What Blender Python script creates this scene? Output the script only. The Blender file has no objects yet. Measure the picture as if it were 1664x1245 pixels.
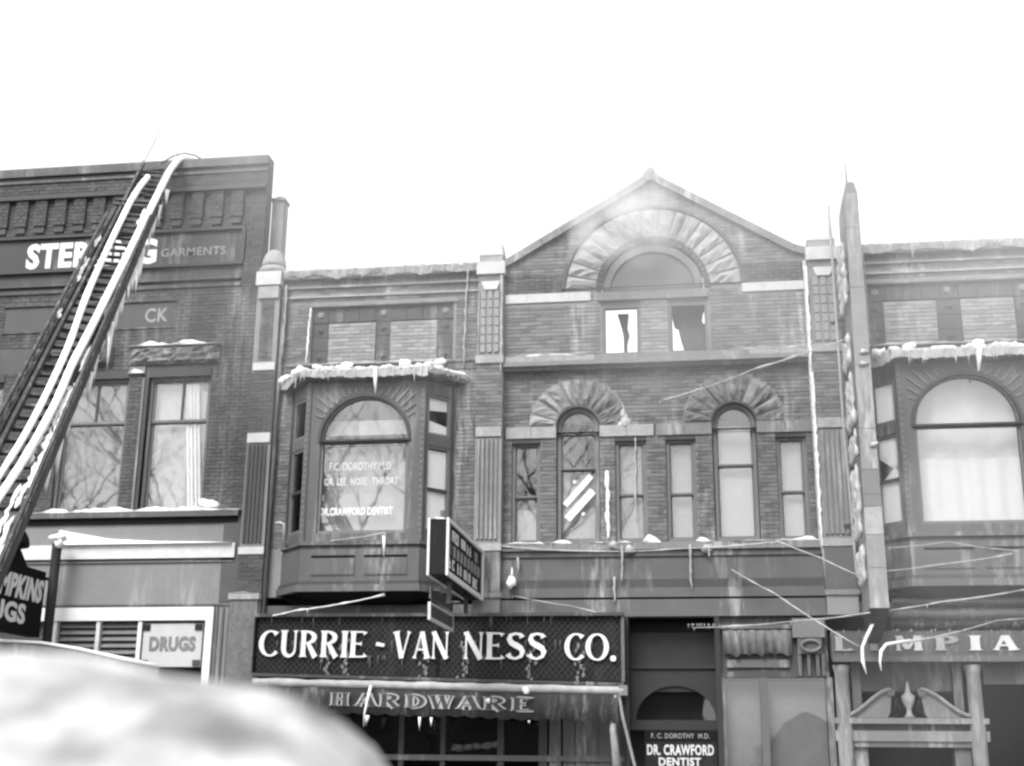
import bpy, math, random
from math import sin, cos, pi, radians, sqrt
from mathutils import Vector, Matrix
from mathutils.geometry import tessellate_polygon
from mathutils import noise as mnoise

R = random.Random(7)
sc = bpy.context.scene
col = sc.collection

# ------------------------------------------------------------------ camera, sky, sun, exposure
PITCH, ROLL, YAW = radians(16.4), radians(0.593), radians(8.574)
CAM = Vector((0, 0, 1.6))
fwd = Vector((-sin(YAW) * cos(PITCH), cos(YAW) * cos(PITCH), sin(PITCH)))
rt0 = Vector((cos(YAW), sin(YAW), 0))
up0 = rt0.cross(fwd)
rt = rt0 * cos(ROLL) + up0 * sin(ROLL)
up = -rt0 * sin(ROLL) + up0 * cos(ROLL)
FPX = 2124.0
cam_d = bpy.data.cameras.new("camera")
cam = bpy.data.objects.new("camera", cam_d)
col.objects.link(cam)
m = Matrix((rt, up, -fwd)).transposed().to_4x4()
m.translation = CAM
cam.matrix_world = m
cam_d.sensor_width = 36
cam_d.lens = 36 * FPX / 1664
cam_d.clip_start = 0.05
cam_d.clip_end = 2000
cam_d.dof.use_dof = True
cam_d.dof.focus_distance = 13.0
cam_d.dof.aperture_fstop = 1.75
sc.camera = cam

world = bpy.data.worlds.new("World")
sc.world = world
world.use_nodes = True
wn = world.node_tree
bg = wn.nodes["Background"]
sky = wn.nodes.new("ShaderNodeTexSky")
sky.sky_type = 'NISHITA'
sky.sun_disc = False
SUN_EL, SUN_ROT = radians(48), radians(200)
sky.sun_elevation = SUN_EL
sky.sun_rotation = SUN_ROT
sky.dust_density = 6
sky.air_density = 1.0
bwn = wn.nodes.new("ShaderNodeRGBToBW")
gam = wn.nodes.new("ShaderNodeMath"); gam.operation = 'POWER'; gam.inputs[1].default_value = 0.55   # an overcast evens the sky out
wn.links.new(sky.outputs[0], bwn.inputs[0])
wn.links.new(bwn.outputs[0], gam.inputs[0])
wn.links.new(gam.outputs[0], bg.inputs[0])
bg.inputs[1].default_value = 0.15

sd = bpy.data.lights.new("sun", 'SUN')
sd.energy = 0.7
sd.angle = radians(25)
sd.color = (1, 1, 1)
sun = bpy.data.objects.new("sun", sd)
col.objects.link(sun)
sv = Vector((sin(SUN_ROT) * cos(SUN_EL), cos(SUN_ROT) * cos(SUN_EL), sin(SUN_EL)))
sun.rotation_euler = sv.to_track_quat('Z', 'Y').to_euler()
sun.location = (-8, -12, 30)

sc.view_settings.view_transform = 'Standard'
sc.view_settings.look = 'None'
sc.view_settings.exposure = 2.6
sc.view_settings.gamma = 1
sc.view_settings.use_curve_mapping = False
sc.render.engine = 'CYCLES'
sc.cycles.pixel_filter_type = 'BLACKMAN_HARRIS'
sc.cycles.filter_width = 2.3
sc.cycles.max_bounces = 6
sc.cycles.volume_bounces = 3
sc.cycles.volume_step_rate = 4
sc.cycles.volume_max_steps = 64

F = 25.0          # distance of the facade line from the camera, metres


def at(px, py, Y=F):
    """point on the plane y=Y that the camera at CAM sees at that place of the photograph"""
    d = fwd + rt * ((px - 832) / FPX) - up * ((py - 622.5) / FPX)
    return CAM + d * (Y / d.y)


# ------------------------------------------------------------------ materials
MATS = {}


def mat(name, v, rough=0.8, amt=0.25, scale=3.0, bump=0.3, bscale=40, island=0.0, frost=0.0, fscale=1.0, spec=0.3, stain=0.0, grain=0.2):
    if name in MATS:
        return MATS[name]
    if v > .3: v *= .82
    M = bpy.data.materials.new(name)
    M.use_nodes = True
    n, l = M.node_tree.nodes, M.node_tree.links
    b = n["Principled BSDF"]
    b.inputs["Roughness"].default_value = rough
    b.inputs["Specular IOR Level"].default_value = spec
    geo = n.new("ShaderNodeNewGeometry")
    def noise(sx, sy, sz, det=4, loc=0):
        mp = n.new("ShaderNodeMapping")
        mp.inputs["Scale"].default_value = (sx, sy, sz)
        mp.inputs["Location"].default_value = (loc, loc, loc)
        l.new(geo.outputs["Position"], mp.inputs[0])
        t = n.new("ShaderNodeTexNoise")
        t.inputs["Scale"].default_value = 1
        t.inputs["Detail"].default_value = det
        t.inputs["Roughness"].default_value = 0.62
        l.new(mp.outputs[0], t.inputs[0])
        return t.outputs[0]
    def math_(op, a, c, clamp=False):
        k = n.new("ShaderNodeMath"); k.operation = op; k.use_clamp = clamp
        for i, q in enumerate((a, c)):
            if isinstance(q, (int, float)): k.inputs[i].default_value = q
            else: l.new(q, k.inputs[i])
        return k.outputs[0]
    def ramp(x, lo, hi):
        k = n.new("ShaderNodeMapRange")
        k.inputs[1].default_value = lo; k.inputs[2].default_value = hi
        l.new(x, k.inputs[0]); return k.outputs[0]
    val = math_('MULTIPLY_ADD', noise(scale, scale, scale), 2 * amt * v)
    val.node.inputs[2].default_value = v * (1 - amt)
    g = math_('MULTIPLY_ADD', noise(45, 45, 45, 2, 5), 2 * grain)
    g.node.inputs[2].default_value = 1 - grain
    val = math_('MULTIPLY', val, g)
    if island:
        r_ = math_('MULTIPLY_ADD', geo.outputs["Random Per Island"], 2 * island)
        r_.node.inputs[2].default_value = 1 - island
        val = math_('MULTIPLY', val, r_)
    if stain:
        s = ramp(noise(1.1, 1.1, 0.35, 5, 11), 0.52, 0.68)
        s = math_('MULTIPLY_ADD', s, -stain); s.node.inputs[2].default_value = 1
        val = math_('MULTIPLY', val, s)
    if frost:
        f1 = ramp(noise(1.6 * fscale, 1.6 * fscale, .28 * fscale, 6, 3), 0.50, 0.72)
        f2 = ramp(noise(9 * fscale, 9 * fscale, 1.6 * fscale, 4, 8), 0.42, 0.62)
        ff = math_('MULTIPLY', math_('MULTIPLY', f1, f2), frost, True)
        mx = n.new("ShaderNodeMix")
        mx.inputs[2].default_value = 0; mx.inputs[3].default_value = 0.7
        l.new(ff, mx.inputs[0]); l.new(val, mx.inputs[2])
        val = mx.outputs[0]
    l.new(val, b.inputs["Base Color"])
    if bump:
        bp = n.new("ShaderNodeBump")
        bp.inputs["Strength"].default_value = bump
        bp.inputs["Distance"].default_value = 0.02
        l.new(noise(bscale, bscale, bscale, 3, 2), bp.inputs["Height"])
        l.new(bp.outputs[0], b.inputs["Normal"])
    MATS[name] = M
    return M


def glass_mat(name, ior=.08, tint=0.75, wobble=0.35):
    M = bpy.data.materials.new(name)
    M.use_nodes = True
    n, l = M.node_tree.nodes, M.node_tree.links
    n.remove(n["Principled BSDF"])
    out = n["Material Output"]
    tr = n.new("ShaderNodeBsdfTransparent"); tr.inputs[0].default_value = (tint, tint, tint, 1)
    gl = n.new("ShaderNodeBsdfGlossy"); gl.inputs["Roughness"].default_value = 0.02
    gl.inputs[0].default_value = (.9, .9, .9, 1)
    geo = n.new("ShaderNodeNewGeometry")
    dp = n.new("ShaderNodeVectorMath"); dp.operation = 'DOT_PRODUCT'
    l.new(geo.outputs["Incoming"], dp.inputs[0]); l.new(geo.outputs["Normal"], dp.inputs[1])
    ab = n.new("ShaderNodeMath"); ab.operation = 'ABSOLUTE'; l.new(dp.outputs["Value"], ab.inputs[0])
    iv = n.new("ShaderNodeMath"); iv.operation = 'SUBTRACT'; iv.inputs[0].default_value = 1; l.new(ab.outputs[0], iv.inputs[1])
    pw = n.new("ShaderNodeMath"); pw.operation = 'POWER'; pw.inputs[1].default_value = 5; l.new(iv.outputs[0], pw.inputs[0])
    fr = n.new("ShaderNodeMath"); fr.operation = 'MULTIPLY_ADD'; fr.inputs[1].default_value = 1 - ior; fr.inputs[2].default_value = ior
    l.new(pw.outputs[0], fr.inputs[0])
    mx = n.new("ShaderNodeMixShader")
    tc = n.new("ShaderNodeNewGeometry")
    ns = n.new("ShaderNodeTexNoise"); ns.inputs["Scale"].default_value = 2.2; ns.inputs["Detail"].default_value = 2
    bp = n.new("ShaderNodeBump"); bp.inputs["Strength"].default_value = wobble; bp.inputs["Distance"].default_value = 0.01
    l.new(tc.outputs["Position"], ns.inputs[0]); l.new(ns.outputs[0], bp.inputs["Height"])
    l.new(bp.outputs[0], gl.inputs["Normal"])
    l.new(fr.outputs[0], mx.inputs[0]); l.new(tr.outputs[0], mx.inputs[1]); l.new(gl.outputs[0], mx.inputs[2])
    l.new(mx.outputs[0], out.inputs[0])
    MATS[name] = M
    return M


brick = mat("brick_main", .125, island=.3, amt=.38, scale=.8, frost=.55, fscale=.8, bump=.25)
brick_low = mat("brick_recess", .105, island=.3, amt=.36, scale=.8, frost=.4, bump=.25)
brick_pale = mat("brick_pale", .21, island=.22, amt=.15, frost=.4, bump=.25)
brick_dark = mat("brick_dark", .06, island=.25, amt=.2, frost=.25, bump=.25)
brick_left = mat("brick_drugstore", .056, island=.2, amt=.35, scale=.6, frost=.22, fscale=.6, bump=.2)
mortar = mat("mortar", .19, amt=.2, scale=2)
mortar_d = mat("mortar_dark", .07, amt=.2, scale=2)
stone_w = mat("stone_white", .5, amt=.2, scale=4, bump=.5, island=.1)
stone_g = mat("stone_grey", .24, amt=.3, scale=5, bump=.8, bscale=18, island=.22, frost=.3)
stone_m = mat("stone_mid", .15, amt=.3, scale=4, bump=.5, bscale=20, island=.15, frost=.5)
stone_d = mat("stone_dark", .08, amt=.3, scale=4, bump=.5, bscale=20, frost=.4)
stone_rough = mat("stone_rusticated", .11, amt=.5, scale=9, bump=1, bscale=14, frost=.5, fscale=3)
terra = mat("terracotta_dark", .06, amt=.3, scale=6, bump=.5, island=.2, frost=.3)
metal = mat("sheet_metal_painted", .078, rough=.6, amt=.25, scale=2, bump=.15, frost=.45)
metal_d = mat("sheet_metal_dark", .042, rough=.6, amt=.3, scale=2, bump=.15, frost=.3)
metal_l = mat("sheet_metal_pale", .125, rough=.6, amt=.15, scale=2, bump=.1, frost=.4)
wood = mat("window_wood", .12, rough=.6, amt=.15, bump=.1, frost=.2)
wood_d = mat("window_wood_dark", .035, rough=.6, amt=.2, bump=.1)
charred = mat("charred_timber", .12, amt=.5, scale=8, bump=1)
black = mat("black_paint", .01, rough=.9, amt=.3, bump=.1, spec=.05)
dark = mat("dark_interior", .035, amt=.3, bump=0)
white = mat("white_paint", .66, rough=.5, amt=.05, bump=.05, grain=.04)
white_d = mat("white_paint_weathered", .55, rough=.6, amt=.25, scale=6, bump=.1)
grey_p = mat("grey_board", .15, rough=.6, amt=.15, scale=1.5, bump=.1, frost=.25)
faded = mat("faded_lettering", .22, amt=.5, scale=6, bump=0)
ice = mat("ice", .8, rough=.25, amt=.12, scale=14, bump=.6, bscale=16, spec=.6)
ice_dull = mat("ice_dull", .36, rough=.3, amt=.4, scale=8, bump=.6, bscale=16, spec=.5)
ice_mix = mat("ice_cloudy", .5, rough=.25, amt=.5, scale=3.5, bump=.7, bscale=12, spec=.6)
snow = mat("snow", .85, rough=.9, amt=.08, bump=.4, bscale=20)
cloth = mat("curtain_cloth", .8, amt=.06, bump=0, rough=.9)
blind = mat("window_blind", .3, amt=.1, bump=0, rough=.9)
blind_l = mat("window_blind_pale", .5, amt=.08, bump=0, rough=.9)
canvas = mat("awning_canvas", .03, amt=.3, scale=4, bump=.3, frost=.3, fscale=2)
canvas_l = mat("rolled_canvas_iced", .32, amt=.4, scale=5, bump=.6, bscale=20, frost=.4)
steel = mat("ladder_steel", .032, rough=.5, amt=.3, bump=.2, frost=.25, fscale=3)
sign_dark = mat("sign_dark", .016, rough=.8, amt=.4, scale=3, bump=.2, frost=.05, spec=.1)
sign_grey = mat("sign_grey", .055, rough=.5, amt=.35, scale=5, bump=.2, frost=.3, fscale=3)
mesh_grey = mat("wire_mesh", .042, rough=.5, amt=.6, scale=2.5, bump=.1)
zinc = mat("zinc_sheet", .17, rough=.6, amt=.35, scale=2.2, bump=.3, frost=.45, fscale=1.6)
asphalt = mat("road_asphalt", .07, amt=.35, scale=1, frost=.5, fscale=.5)
paving = mat("sidewalk_concrete", .3, amt=.2, scale=1.5, frost=.6)
bark = mat("bark", .2, amt=.3, bump=.5)
house_m = mat("clapboard", .16, amt=.2)
roof_m = mat("roof_shingle", .12, amt=.3, frost=.6)
entry_m = mat('entry_paint', .016, rough=.6, amt=.3, bump=.1)  # near-black colour carries the deep shade of the entry and street level
glass = glass_mat("window_glass", .085, .88, .07)
glass_side = glass_mat("window_glass_canted", .05, .99, .07)
glass_shop = glass_mat("shop_glass", .075, .88, .1)


def snowbank_mat():
    M = bpy.data.materials.new("dirty_snow"); M.use_nodes = True
    n, l = M.node_tree.nodes, M.node_tree.links
    b = n["Principled BSDF"]; b.inputs["Roughness"].default_value = .9
    g = n.new("ShaderNodeNewGeometry")
    t = n.new("ShaderNodeTexNoise"); t.inputs["Scale"].default_value = 7; t.inputs["Detail"].default_value = 4
    l.new(g.outputs["Position"], t.inputs[0])
    # a sooty patch on its near flank, scattered dirt elsewhere
    vd_ = n.new("ShaderNodeVectorMath"); vd_.operation = 'DISTANCE'
    l.new(g.outputs["Position"], vd_.inputs[0]); vd_.inputs[1].default_value = tuple(at(150, 1250, 1.1))
    m1 = n.new("ShaderNodeMapRange"); m1.inputs[1].default_value = .0; m1.inputs[2].default_value = .33
    m1.inputs[3].default_value = .5; m1.inputs[4].default_value = -.1
    l.new(vd_.outputs["Value"], m1.inputs[0])
    a = n.new("ShaderNodeMath"); a.operation = 'ADD'
    l.new(t.outputs[0], a.inputs[0]); l.new(m1.outputs[0], a.inputs[1])
    cr = n.new("ShaderNodeValToRGB")
    cr.color_ramp.elements[0].position = .33; cr.color_ramp.elements[0].color = (.4, .4, .4, 1)
    e = cr.color_ramp.elements.new(.55); e.color = (.14, .14, .14, 1)
    cr.color_ramp.elements[-1].position = .8; cr.color_ramp.elements[-1].color = (.008, .008, .008, 1)
    l.new(a.outputs[0], cr.inputs[0]); l.new(cr.outputs[0], b.inputs["Base Color"])
    return M


# ------------------------------------------------------------------ helpers
def tag(o, label=None, cat=None, group=None, kind=None):
    if label: o["label"] = label
    if cat: o["category"] = cat
    if group: o["group"] = group
    if kind: o["kind"] = kind
    return o


def empty(name, loc, label, cat, group=None):
    o = bpy.data.objects.new(name, None)
    col.objects.link(o)
    o.location = loc
    o.empty_display_size = .3
    return tag(o, label, cat, group)


class MB:
    def __init__(s):
        s.v, s.f = [], []

    def add(s, vs, fs):
        k = len(s.v)
        s.v += [tuple(p) for p in vs]
        s.f += [tuple(i + k for i in f) for f in fs]
        return s

    def box(s, x0, x1, y0, y1, z0, z1):
        return s.add([(x0, y0, z0), (x1, y0, z0), (x1, y1, z0), (x0, y1, z0), (x0, y0, z1), (x1, y0, z1), (x1, y1, z1), (x0, y1, z1)],
                     [(0, 1, 5, 4), (1, 2, 6, 5), (2, 3, 7, 6), (3, 0, 4, 7), (4, 5, 6, 7), (3, 2, 1, 0)])

    def prism(s, poly, y0, y1, holes=(), back=True):
        loops = [list(poly)] + [list(h) for h in holes]
        flat = [p for L in loops for p in L]
        tris = tessellate_polygon([[Vector((x, z, 0)) for x, z in L] for L in loops])
        n = len(flat)
        vs = [(x, y0, z) for x, z in flat] + [(x, y1, z) for x, z in flat]
        fs = []
        for t in tris:
            a, b, c = (flat[i] for i in t)
            ar = (b[0] - a[0]) * (c[1] - a[1]) - (c[0] - a[0]) * (b[1] - a[1])
            if abs(ar) < 1e-9: continue
            if ar < 0: t = (t[0], t[2], t[1])
            fs.append(tuple(t))
            if back: fs.append((t[0] + n, t[2] + n, t[1] + n))
        k = 0
        for L in loops:
            m_ = len(L)
            for i in range(m_):
                j = (i + 1) % m_
                fs.append((k + i, k + i + n, k + j + n, k + j))
            k += m_
        return s.add(vs, fs)

    def quadbox(s, a, b, c, d, off):
        """hexahedron: quad a b c d and the same quad moved by off"""
        o = Vector(off)
        vs = [Vector(p) for p in (a, b, c, d)]
        return s.add(vs + [p + o for p in vs], [(0, 1, 2, 3), (7, 6, 5, 4), (0, 4, 5, 1), (1, 5, 6, 2), (2, 6, 7, 3), (3, 7, 4, 0)])

    def tube(s, pts, r, n=8, cap=True):
        pts = [Vector(p) for p in pts]
        rs = r if isinstance(r, (list, tuple)) else [r] * len(pts)
        vs, fs = [], []
        ref = None
        for i, p in enumerate(pts):
            d = (pts[min(i + 1, len(pts) - 1)] - pts[max(i - 1, 0)]).normalized()
            if ref is None:
                ref = Vector((0, 0, 1)) if abs(d.z) < .9 else Vector((1, 0, 0))
            u = (ref - d * ref.dot(d)).normalized()
            ref = u
            w = d.cross(u)
            for k in range(n):
                a = 2 * pi * k / n
                vs.append(p + (u * cos(a) + w * sin(a)) * rs[i])
        for i in range(len(pts) - 1):
            for k in range(n):
                fs.append((i * n + k, i * n + (k + 1) % n, (i + 1) * n + (k + 1) % n, (i + 1) * n + k))
        if cap:
            fs.append(tuple(range(n))[::-1])
            fs.append(tuple((len(pts) - 1) * n + k for k in range(n)))
        return s.add(vs, fs)

    def bar(s, p, q, w, h, upv=(0, 0, 1)):
        p, q = Vector(p), Vector(q)
        d = (q - p).normalized()
        a = d.cross(Vector(upv)).normalized() * (w / 2)
        b = a.cross(d).normalized() * (h / 2)
        vs = [p - a - b, p + a - b, p + a + b, p - a + b, q - a - b, q + a - b, q + a + b, q - a + b]
        return s.add(vs, [(0, 1, 2, 3), (7, 6, 5, 4), (0, 4, 5, 1), (1, 5, 6, 2), (2, 6, 7, 3), (3, 7, 4, 0)])

    def cone(s, x, y, z, r, L, n=5):
        vs = [(x + r * cos(2 * pi * k / n), y + r * sin(2 * pi * k / n), z) for k in range(n)] + \
             [(x + r * .45 * cos(2 * pi * k / n), y + r * .45 * sin(2 * pi * k / n), z - L * .55) for k in range(n)] + [(x, y, z - L)]
        fs = [(k, n + k, n + (k + 1) % n, (k + 1) % n) for k in range(n)] + [(n + k, 2 * n, n + (k + 1) % n) for k in range(n)]
        fs.append(tuple(range(n)))
        return s.add(vs, fs)

    def lump(s, x, y, z, rx, ry, rz, seed=0, nu=10, nv=6):
        vs, fs = [], []
        for j in range(nv + 1):
            t = -pi / 2 + pi * j / nv
            for i in range(nu):
                a = 2 * pi * i / nu
                d = Vector((cos(t) * cos(a), cos(t) * sin(a), sin(t)))
                k = 1 + .75 * mnoise.noise(d * 1.5 + Vector((seed * 7.3, x, z))) + .25 * mnoise.noise(d * 4 + Vector((seed, z, x)))
                vs.append((x + d.x * rx * k, y + d.y * ry * k, z + d.z * rz * k))
        for j in range(nv):
            for i in range(nu):
                fs.append((j * nu + i, j * nu + (i + 1) % nu, (j + 1) * nu + (i + 1) % nu, (j + 1) * nu + i))
        return s.add(vs, fs)

    def build(s, name, m_, parent=None, smooth=False, kind=None, label=None, origin=None):
        me = bpy.data.meshes.new(name)
        vs = s.v
        o = bpy.data.objects.new(name, me)
        if origin is not None:
            ox, oy, oz = origin
            vs = [(a - ox, b - oy, c - oz) for a, b, c in vs]
            o.location = origin
        me.from_pydata(vs, [], s.f)
        if smooth:
            me.polygons.foreach_set("use_smooth", [True] * len(me.polygons))
        me.materials.append(m_)
        me.update()
        col.objects.link(o)
        if parent is not None:
            o.parent = parent
            px = parent
            off = Vector((0, 0, 0))
            while px is not None:
                off += px.location
                px = px.parent
            o.location = Vector(o.location) - off
        if kind: o["kind"] = kind
        if label: o["label"] = label
        return o


def rect(x0, x1, z0, z1):
    return [(x0, z0), (x1, z0), (x1, z1), (x0, z1)]


def archp(cx, hw, z0, zs, r=None, n=24, top=None):
    rz = (top - zs) if top else (r or hw)
    P = [(cx - hw, z0), (cx + hw, z0)]
    for i in range(n + 1):
        a = pi * i / n
        P.append((cx + hw * cos(a), zs + rz * sin(a)))
    return P


def grow(poly, d):
    cx = sum(p[0] for p in poly) / len(poly); cz = sum(p[1] for p in poly) / len(poly)
    return [(x + (d if x > cx else -d), z + (d if z > cz else -d)) for x, z in poly]


def spans(poly, z):
    xs = []
    n = len(poly)
    for i in range(n):
        (x0, z0), (x1, z1) = poly[i], poly[(i + 1) % n]
        if (z0 <= z) != (z1 <= z):
            xs.append(x0 + (z - z0) * (x1 - x0) / (z1 - z0))
    xs.sort()
    return [(xs[i], xs[i + 1]) for i in range(0, len(xs) - 1, 2)]


def inter(A, B):
    out = []
    for a in A:
        for b in B:
            lo, hi = max(a[0], b[0]), min(a[1], b[1])
            if hi > lo: out.append((lo, hi))
    return out


def minus(A, B):
    for b in B:
        N = []
        for a in A:
            if b[1] <= a[0] or b[0] >= a[1]: N.append(a); continue
            if b[0] > a[0]: N.append((a[0], b[0]))
            if b[1] < a[1]: N.append((b[1], a[1]))
        A = N
    return A


def bricks(parent, outer, holes, y, m_, seed=1, ch=.08, bl=.225, joint=.012, proud=.012, name="brickwork"):
    """a field of single bricks, each with its own edges, proud of the mortar sheet at y"""
    rr = random.Random(seed)
    b = MB()
    zmin = min(p[1] for p in outer); zmax = max(p[1] for p in outer)
    n = int((zmax - zmin) / ch)
    ch = (zmax - zmin) / max(n, 1)
    for k in range(n):
        z0 = zmin + k * ch + joint / 2; z1 = zmin + (k + 1) * ch - joint / 2
        S = inter(spans(outer, z0 + 1e-4), spans(outer, z1 - 1e-4))
        for h in holes:
            S = minus(S, spans(h, z0 + 1e-4)); S = minus(S, spans(h, z1 - 1e-4))
        off = (k % 2) * bl / 2 - rr.random() * .01
        for a, c in S:
            i = math.floor((a - off) / bl)
            x = off + i * bl
            while x < c:
                x0, x1 = max(x + joint / 2, a + .003), min(x + bl - joint / 2, c - .003)
                if x1 - x0 > .02:
                    p = proud + rr.uniform(-.005, .006)
                    yf = y - p
                    b.add([(x0, yf, z0), (x1, yf, z0), (x1, yf, z1), (x0, yf, z1), (x0, y + .002, z0), (x1, y + .002, z0), (x1, y + .002, z1), (x0, y + .002, z1)],
                          [(0, 1, 2, 3), (0, 4, 5, 1), (1, 5, 6, 2), (2, 6, 7, 3), (3, 7, 4, 0)])
                x += bl
    return b.build(name, m_, parent, kind="stuff")


def wall(parent, outer, holes, y0, y1, m_=None, name="wall"):
    b = MB(); b.prism(outer, y0, y1, holes)
    return b.build(name, m_ or mortar, parent)


# ---- lettering ------------------------------------------------------------
def ribbon(pts, ws):
    L = []
    n = len(pts)
    for i in range(n):
        p = Vector(pts[i])
        d = Vector(pts[min(i + 1, n - 1)]) - Vector(pts[max(i - 1, 0)])
        d.normalize()
        nn = Vector((-d.y, d.x)) * (ws[i] / 2)
        L.append((p + nn, p - nn))
    return L


def arc(cx, cz, rx, rz, a0, a1, n=18, thick=.2, thin=.07):
    P, W = [], []
    for i in range(n + 1):
        a = radians(a0 + (a1 - a0) * i / n)
        P.append((cx + rx * cos(a), cz + rz * sin(a)))
        W.append(thin + (thick - thin) * abs(cos(a)) ** 1.4)
    return P, W


def glyph(c, t=.2, s=.07):
    G = []
    def stem(x, w=t, z0=0, z1=1, x1=None, fl0=1, fl1=1):
        x1 = x if x1 is None else x1
        zz = [0, .03, .12, .3, .7, .88, .97, 1]
        P = [(x + (x1 - x) * q, z0 + (z1 - z0) * q) for q in zz]
        e0, e1 = (w + .13 if fl0 else w), (w + .13 if fl1 else w)
        G.append((P, [e0, w + (e0 - w) * .45, w, w * .95, w * .95, w, w + (e1 - w) * .45, e1]))
    def arm(x0, x1, z, flare=.2, dirn=0):
        G.append(([(x0, z), (x1 - .1, z), (x1 - .03, z + dirn * .04), (x1, z + dirn * .07)], [s, s, s + flare * .4, s + flare]))
    if c == 'I': stem(.14); return G, .28
    if c == 'C':
        P, W = arc(.4, .5, .33, .465, 48, 318, 26, t, s); W[0] = .2; W[1] = .15; G.append((P, W)); return G, .72
    if c == 'O':
        P, W = arc(.4, .5, .33, .465, 0, 360, 36, t, s); G.append((P, W)); return G, .8
    if c == 'U':
        P = [(.15, 1), (.15, .97), (.15, .88), (.15, .35)]; W = [t + .13, t + .06, t, t]
        for i in range(1, 12):
            a = pi + pi * i / 12
            P.append((.36 + .21 * cos(a), .32 + .29 * sin(a))); W.append(t + (s - t) * (i / 12))
        P += [(.57, .35), (.57, .9), (.57, 1)]; W += [s, s, s + .13]
        G.append((P, W)); return G, .7
    if c in 'RPDB':
        stem(.14)
        if c == 'D':
            P, W = arc(.2, .5, .4, .465, 90, -90, 20, t, s); G.append((P, W)); return G, .74
        P, W = arc(.2, .74, .33, .225, 90, -90, 16, t, s); G.append((P, W))
        if c == 'R': G.append(([(.32, .5), (.45, .25), (.56, .05), (.6, 0)], [t * .8, t, t * 1.05, t * 1.3])); return G, .72
        return G, .62
    if c == 'E':
        stem(.14); arm(.14, .58, .965, .13, -1); arm(.14, .45, .52, .13, 0); arm(.14, .6, .035, .13, 1); return G, .64
    if c == 'L': stem(.14); arm(.14, .56, .035, .16, 1); return G, .62
    if c == 'H': stem(.14); stem(.62); G.append(([(.14, .5), (.62, .5)], [s, s])); return G, .76
    if c == 'V':
        stem(.12, t, 1, 0, .36, 1, 0); stem(.62, s, 1, 0, .38, 1, 0); return G, .72
    if c == 'A':
        stem(.1, s, 0, 1, .34, 1, 0); stem(.6, t, 0, 1, .37, 1, 0); G.append(([(.2, .33), (.5, .33)], [s, s])); return G, .7
    if c == 'N':
        stem(.1, s); stem(.6, s, 0, 1, None, 0, 1); G.append(([(.08, 1), (.6, 0)], [t, t])); return G, .72
    if c == 'M':
        stem(.1, s); stem(.78, t); G.append(([(.12, 1), (.42, .1)], [t, t * .8])); G.append(([(.74, 1), (.42, .1)], [s, s])); return G, .92
    if c == 'Y':
        stem(.37, t, 0, .5, None, 1, 0); stem(.1, t, 1, .42, .35, 1, 0); stem(.64, s, 1, .45, .4, 1, 0); return G, .74
    if c == 'W':
        for xa, xb, w in ((.1, .32, t), (.52, .34, s), (.5, .7, t), (.92, .72, s)): stem(xa, w, 1, 0, xb, 1, 0)
        return G, 1.02
    if c == 'S':
        P = [(.56, .82), (.5, .93), (.33, .965), (.17, .9), (.13, .76), (.2, .62), (.35, .53), (.5, .44), (.58, .3), (.53, .12), (.34, .035), (.18, .08), (.09, .2)]
        W = [.2, .11, .08, .13, .17, .2, .22, .2, .17, .12, .08, .11, .2]
        G.append((P, W)); return G, .68
    if c == '-': G.append(([(.06, .53), (.32, .47)], [.14, .12])); return G, .38
    if c == '.': G.append(([(.04, .09), (.08, .09), (.2, .09), (.24, .09)], [.08, .2, .2, .08])); return G, .3
    return G, .4


class Frame:
    """a flat board to letter on: origin, right axis, up axis, outward normal"""
    def __init__(s, o, x=(1, 0, 0), z=(0, 0, 1), n=(0, -1, 0)):
        s.o, s.x, s.z, s.n = map(Vector, (o, x, z, n))

    def p(s, a, b, d):
        return s.o + s.x * a + s.z * b + s.n * d


def serif_word(text, fr, x0, x1, z0, z1, m_, parent, depth=.03, t=.2, s=.07, slant=0, bold=0, name="lettering"):
    b = MB()
    tot = 0
    items = []
    for c in text:
        G, adv = glyph(c, t, s)
        items.append((tot, G)); tot += adv + .03
    kx = (x1 - x0) / tot
    kz = z1 - z0
    lvl = 0
    for off, G in items:
        for P, W in G:
            lvl += 1
            dd = depth + (lvl % 5) * .0012
            L = ribbon(P, [w + bold for w in W])
            vs, fs = [], []
            for a, c in L:
                for q in (a, c):
                    X = x0 + (off + q.x + slant * q.y) * kx; Z = z0 + q.y * kz
                    vs.append(fr.p(X, Z, dd)); vs.append(fr.p(X, Z, .001))
            n = len(L)
            for i in range(n - 1):
                k = 4 * i
                fs += [(k, k + 2, k + 6, k + 4), (k, k + 4, k + 5, k + 1), (k + 2, k + 3, k + 7, k + 6)]
            fs += [(0, 1, 3, 2), (4 * n - 4, 4 * n - 2, 4 * n - 1, 4 * n - 3)]
            b.add(vs, fs)
    return b.build(name, m_, parent)


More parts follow.
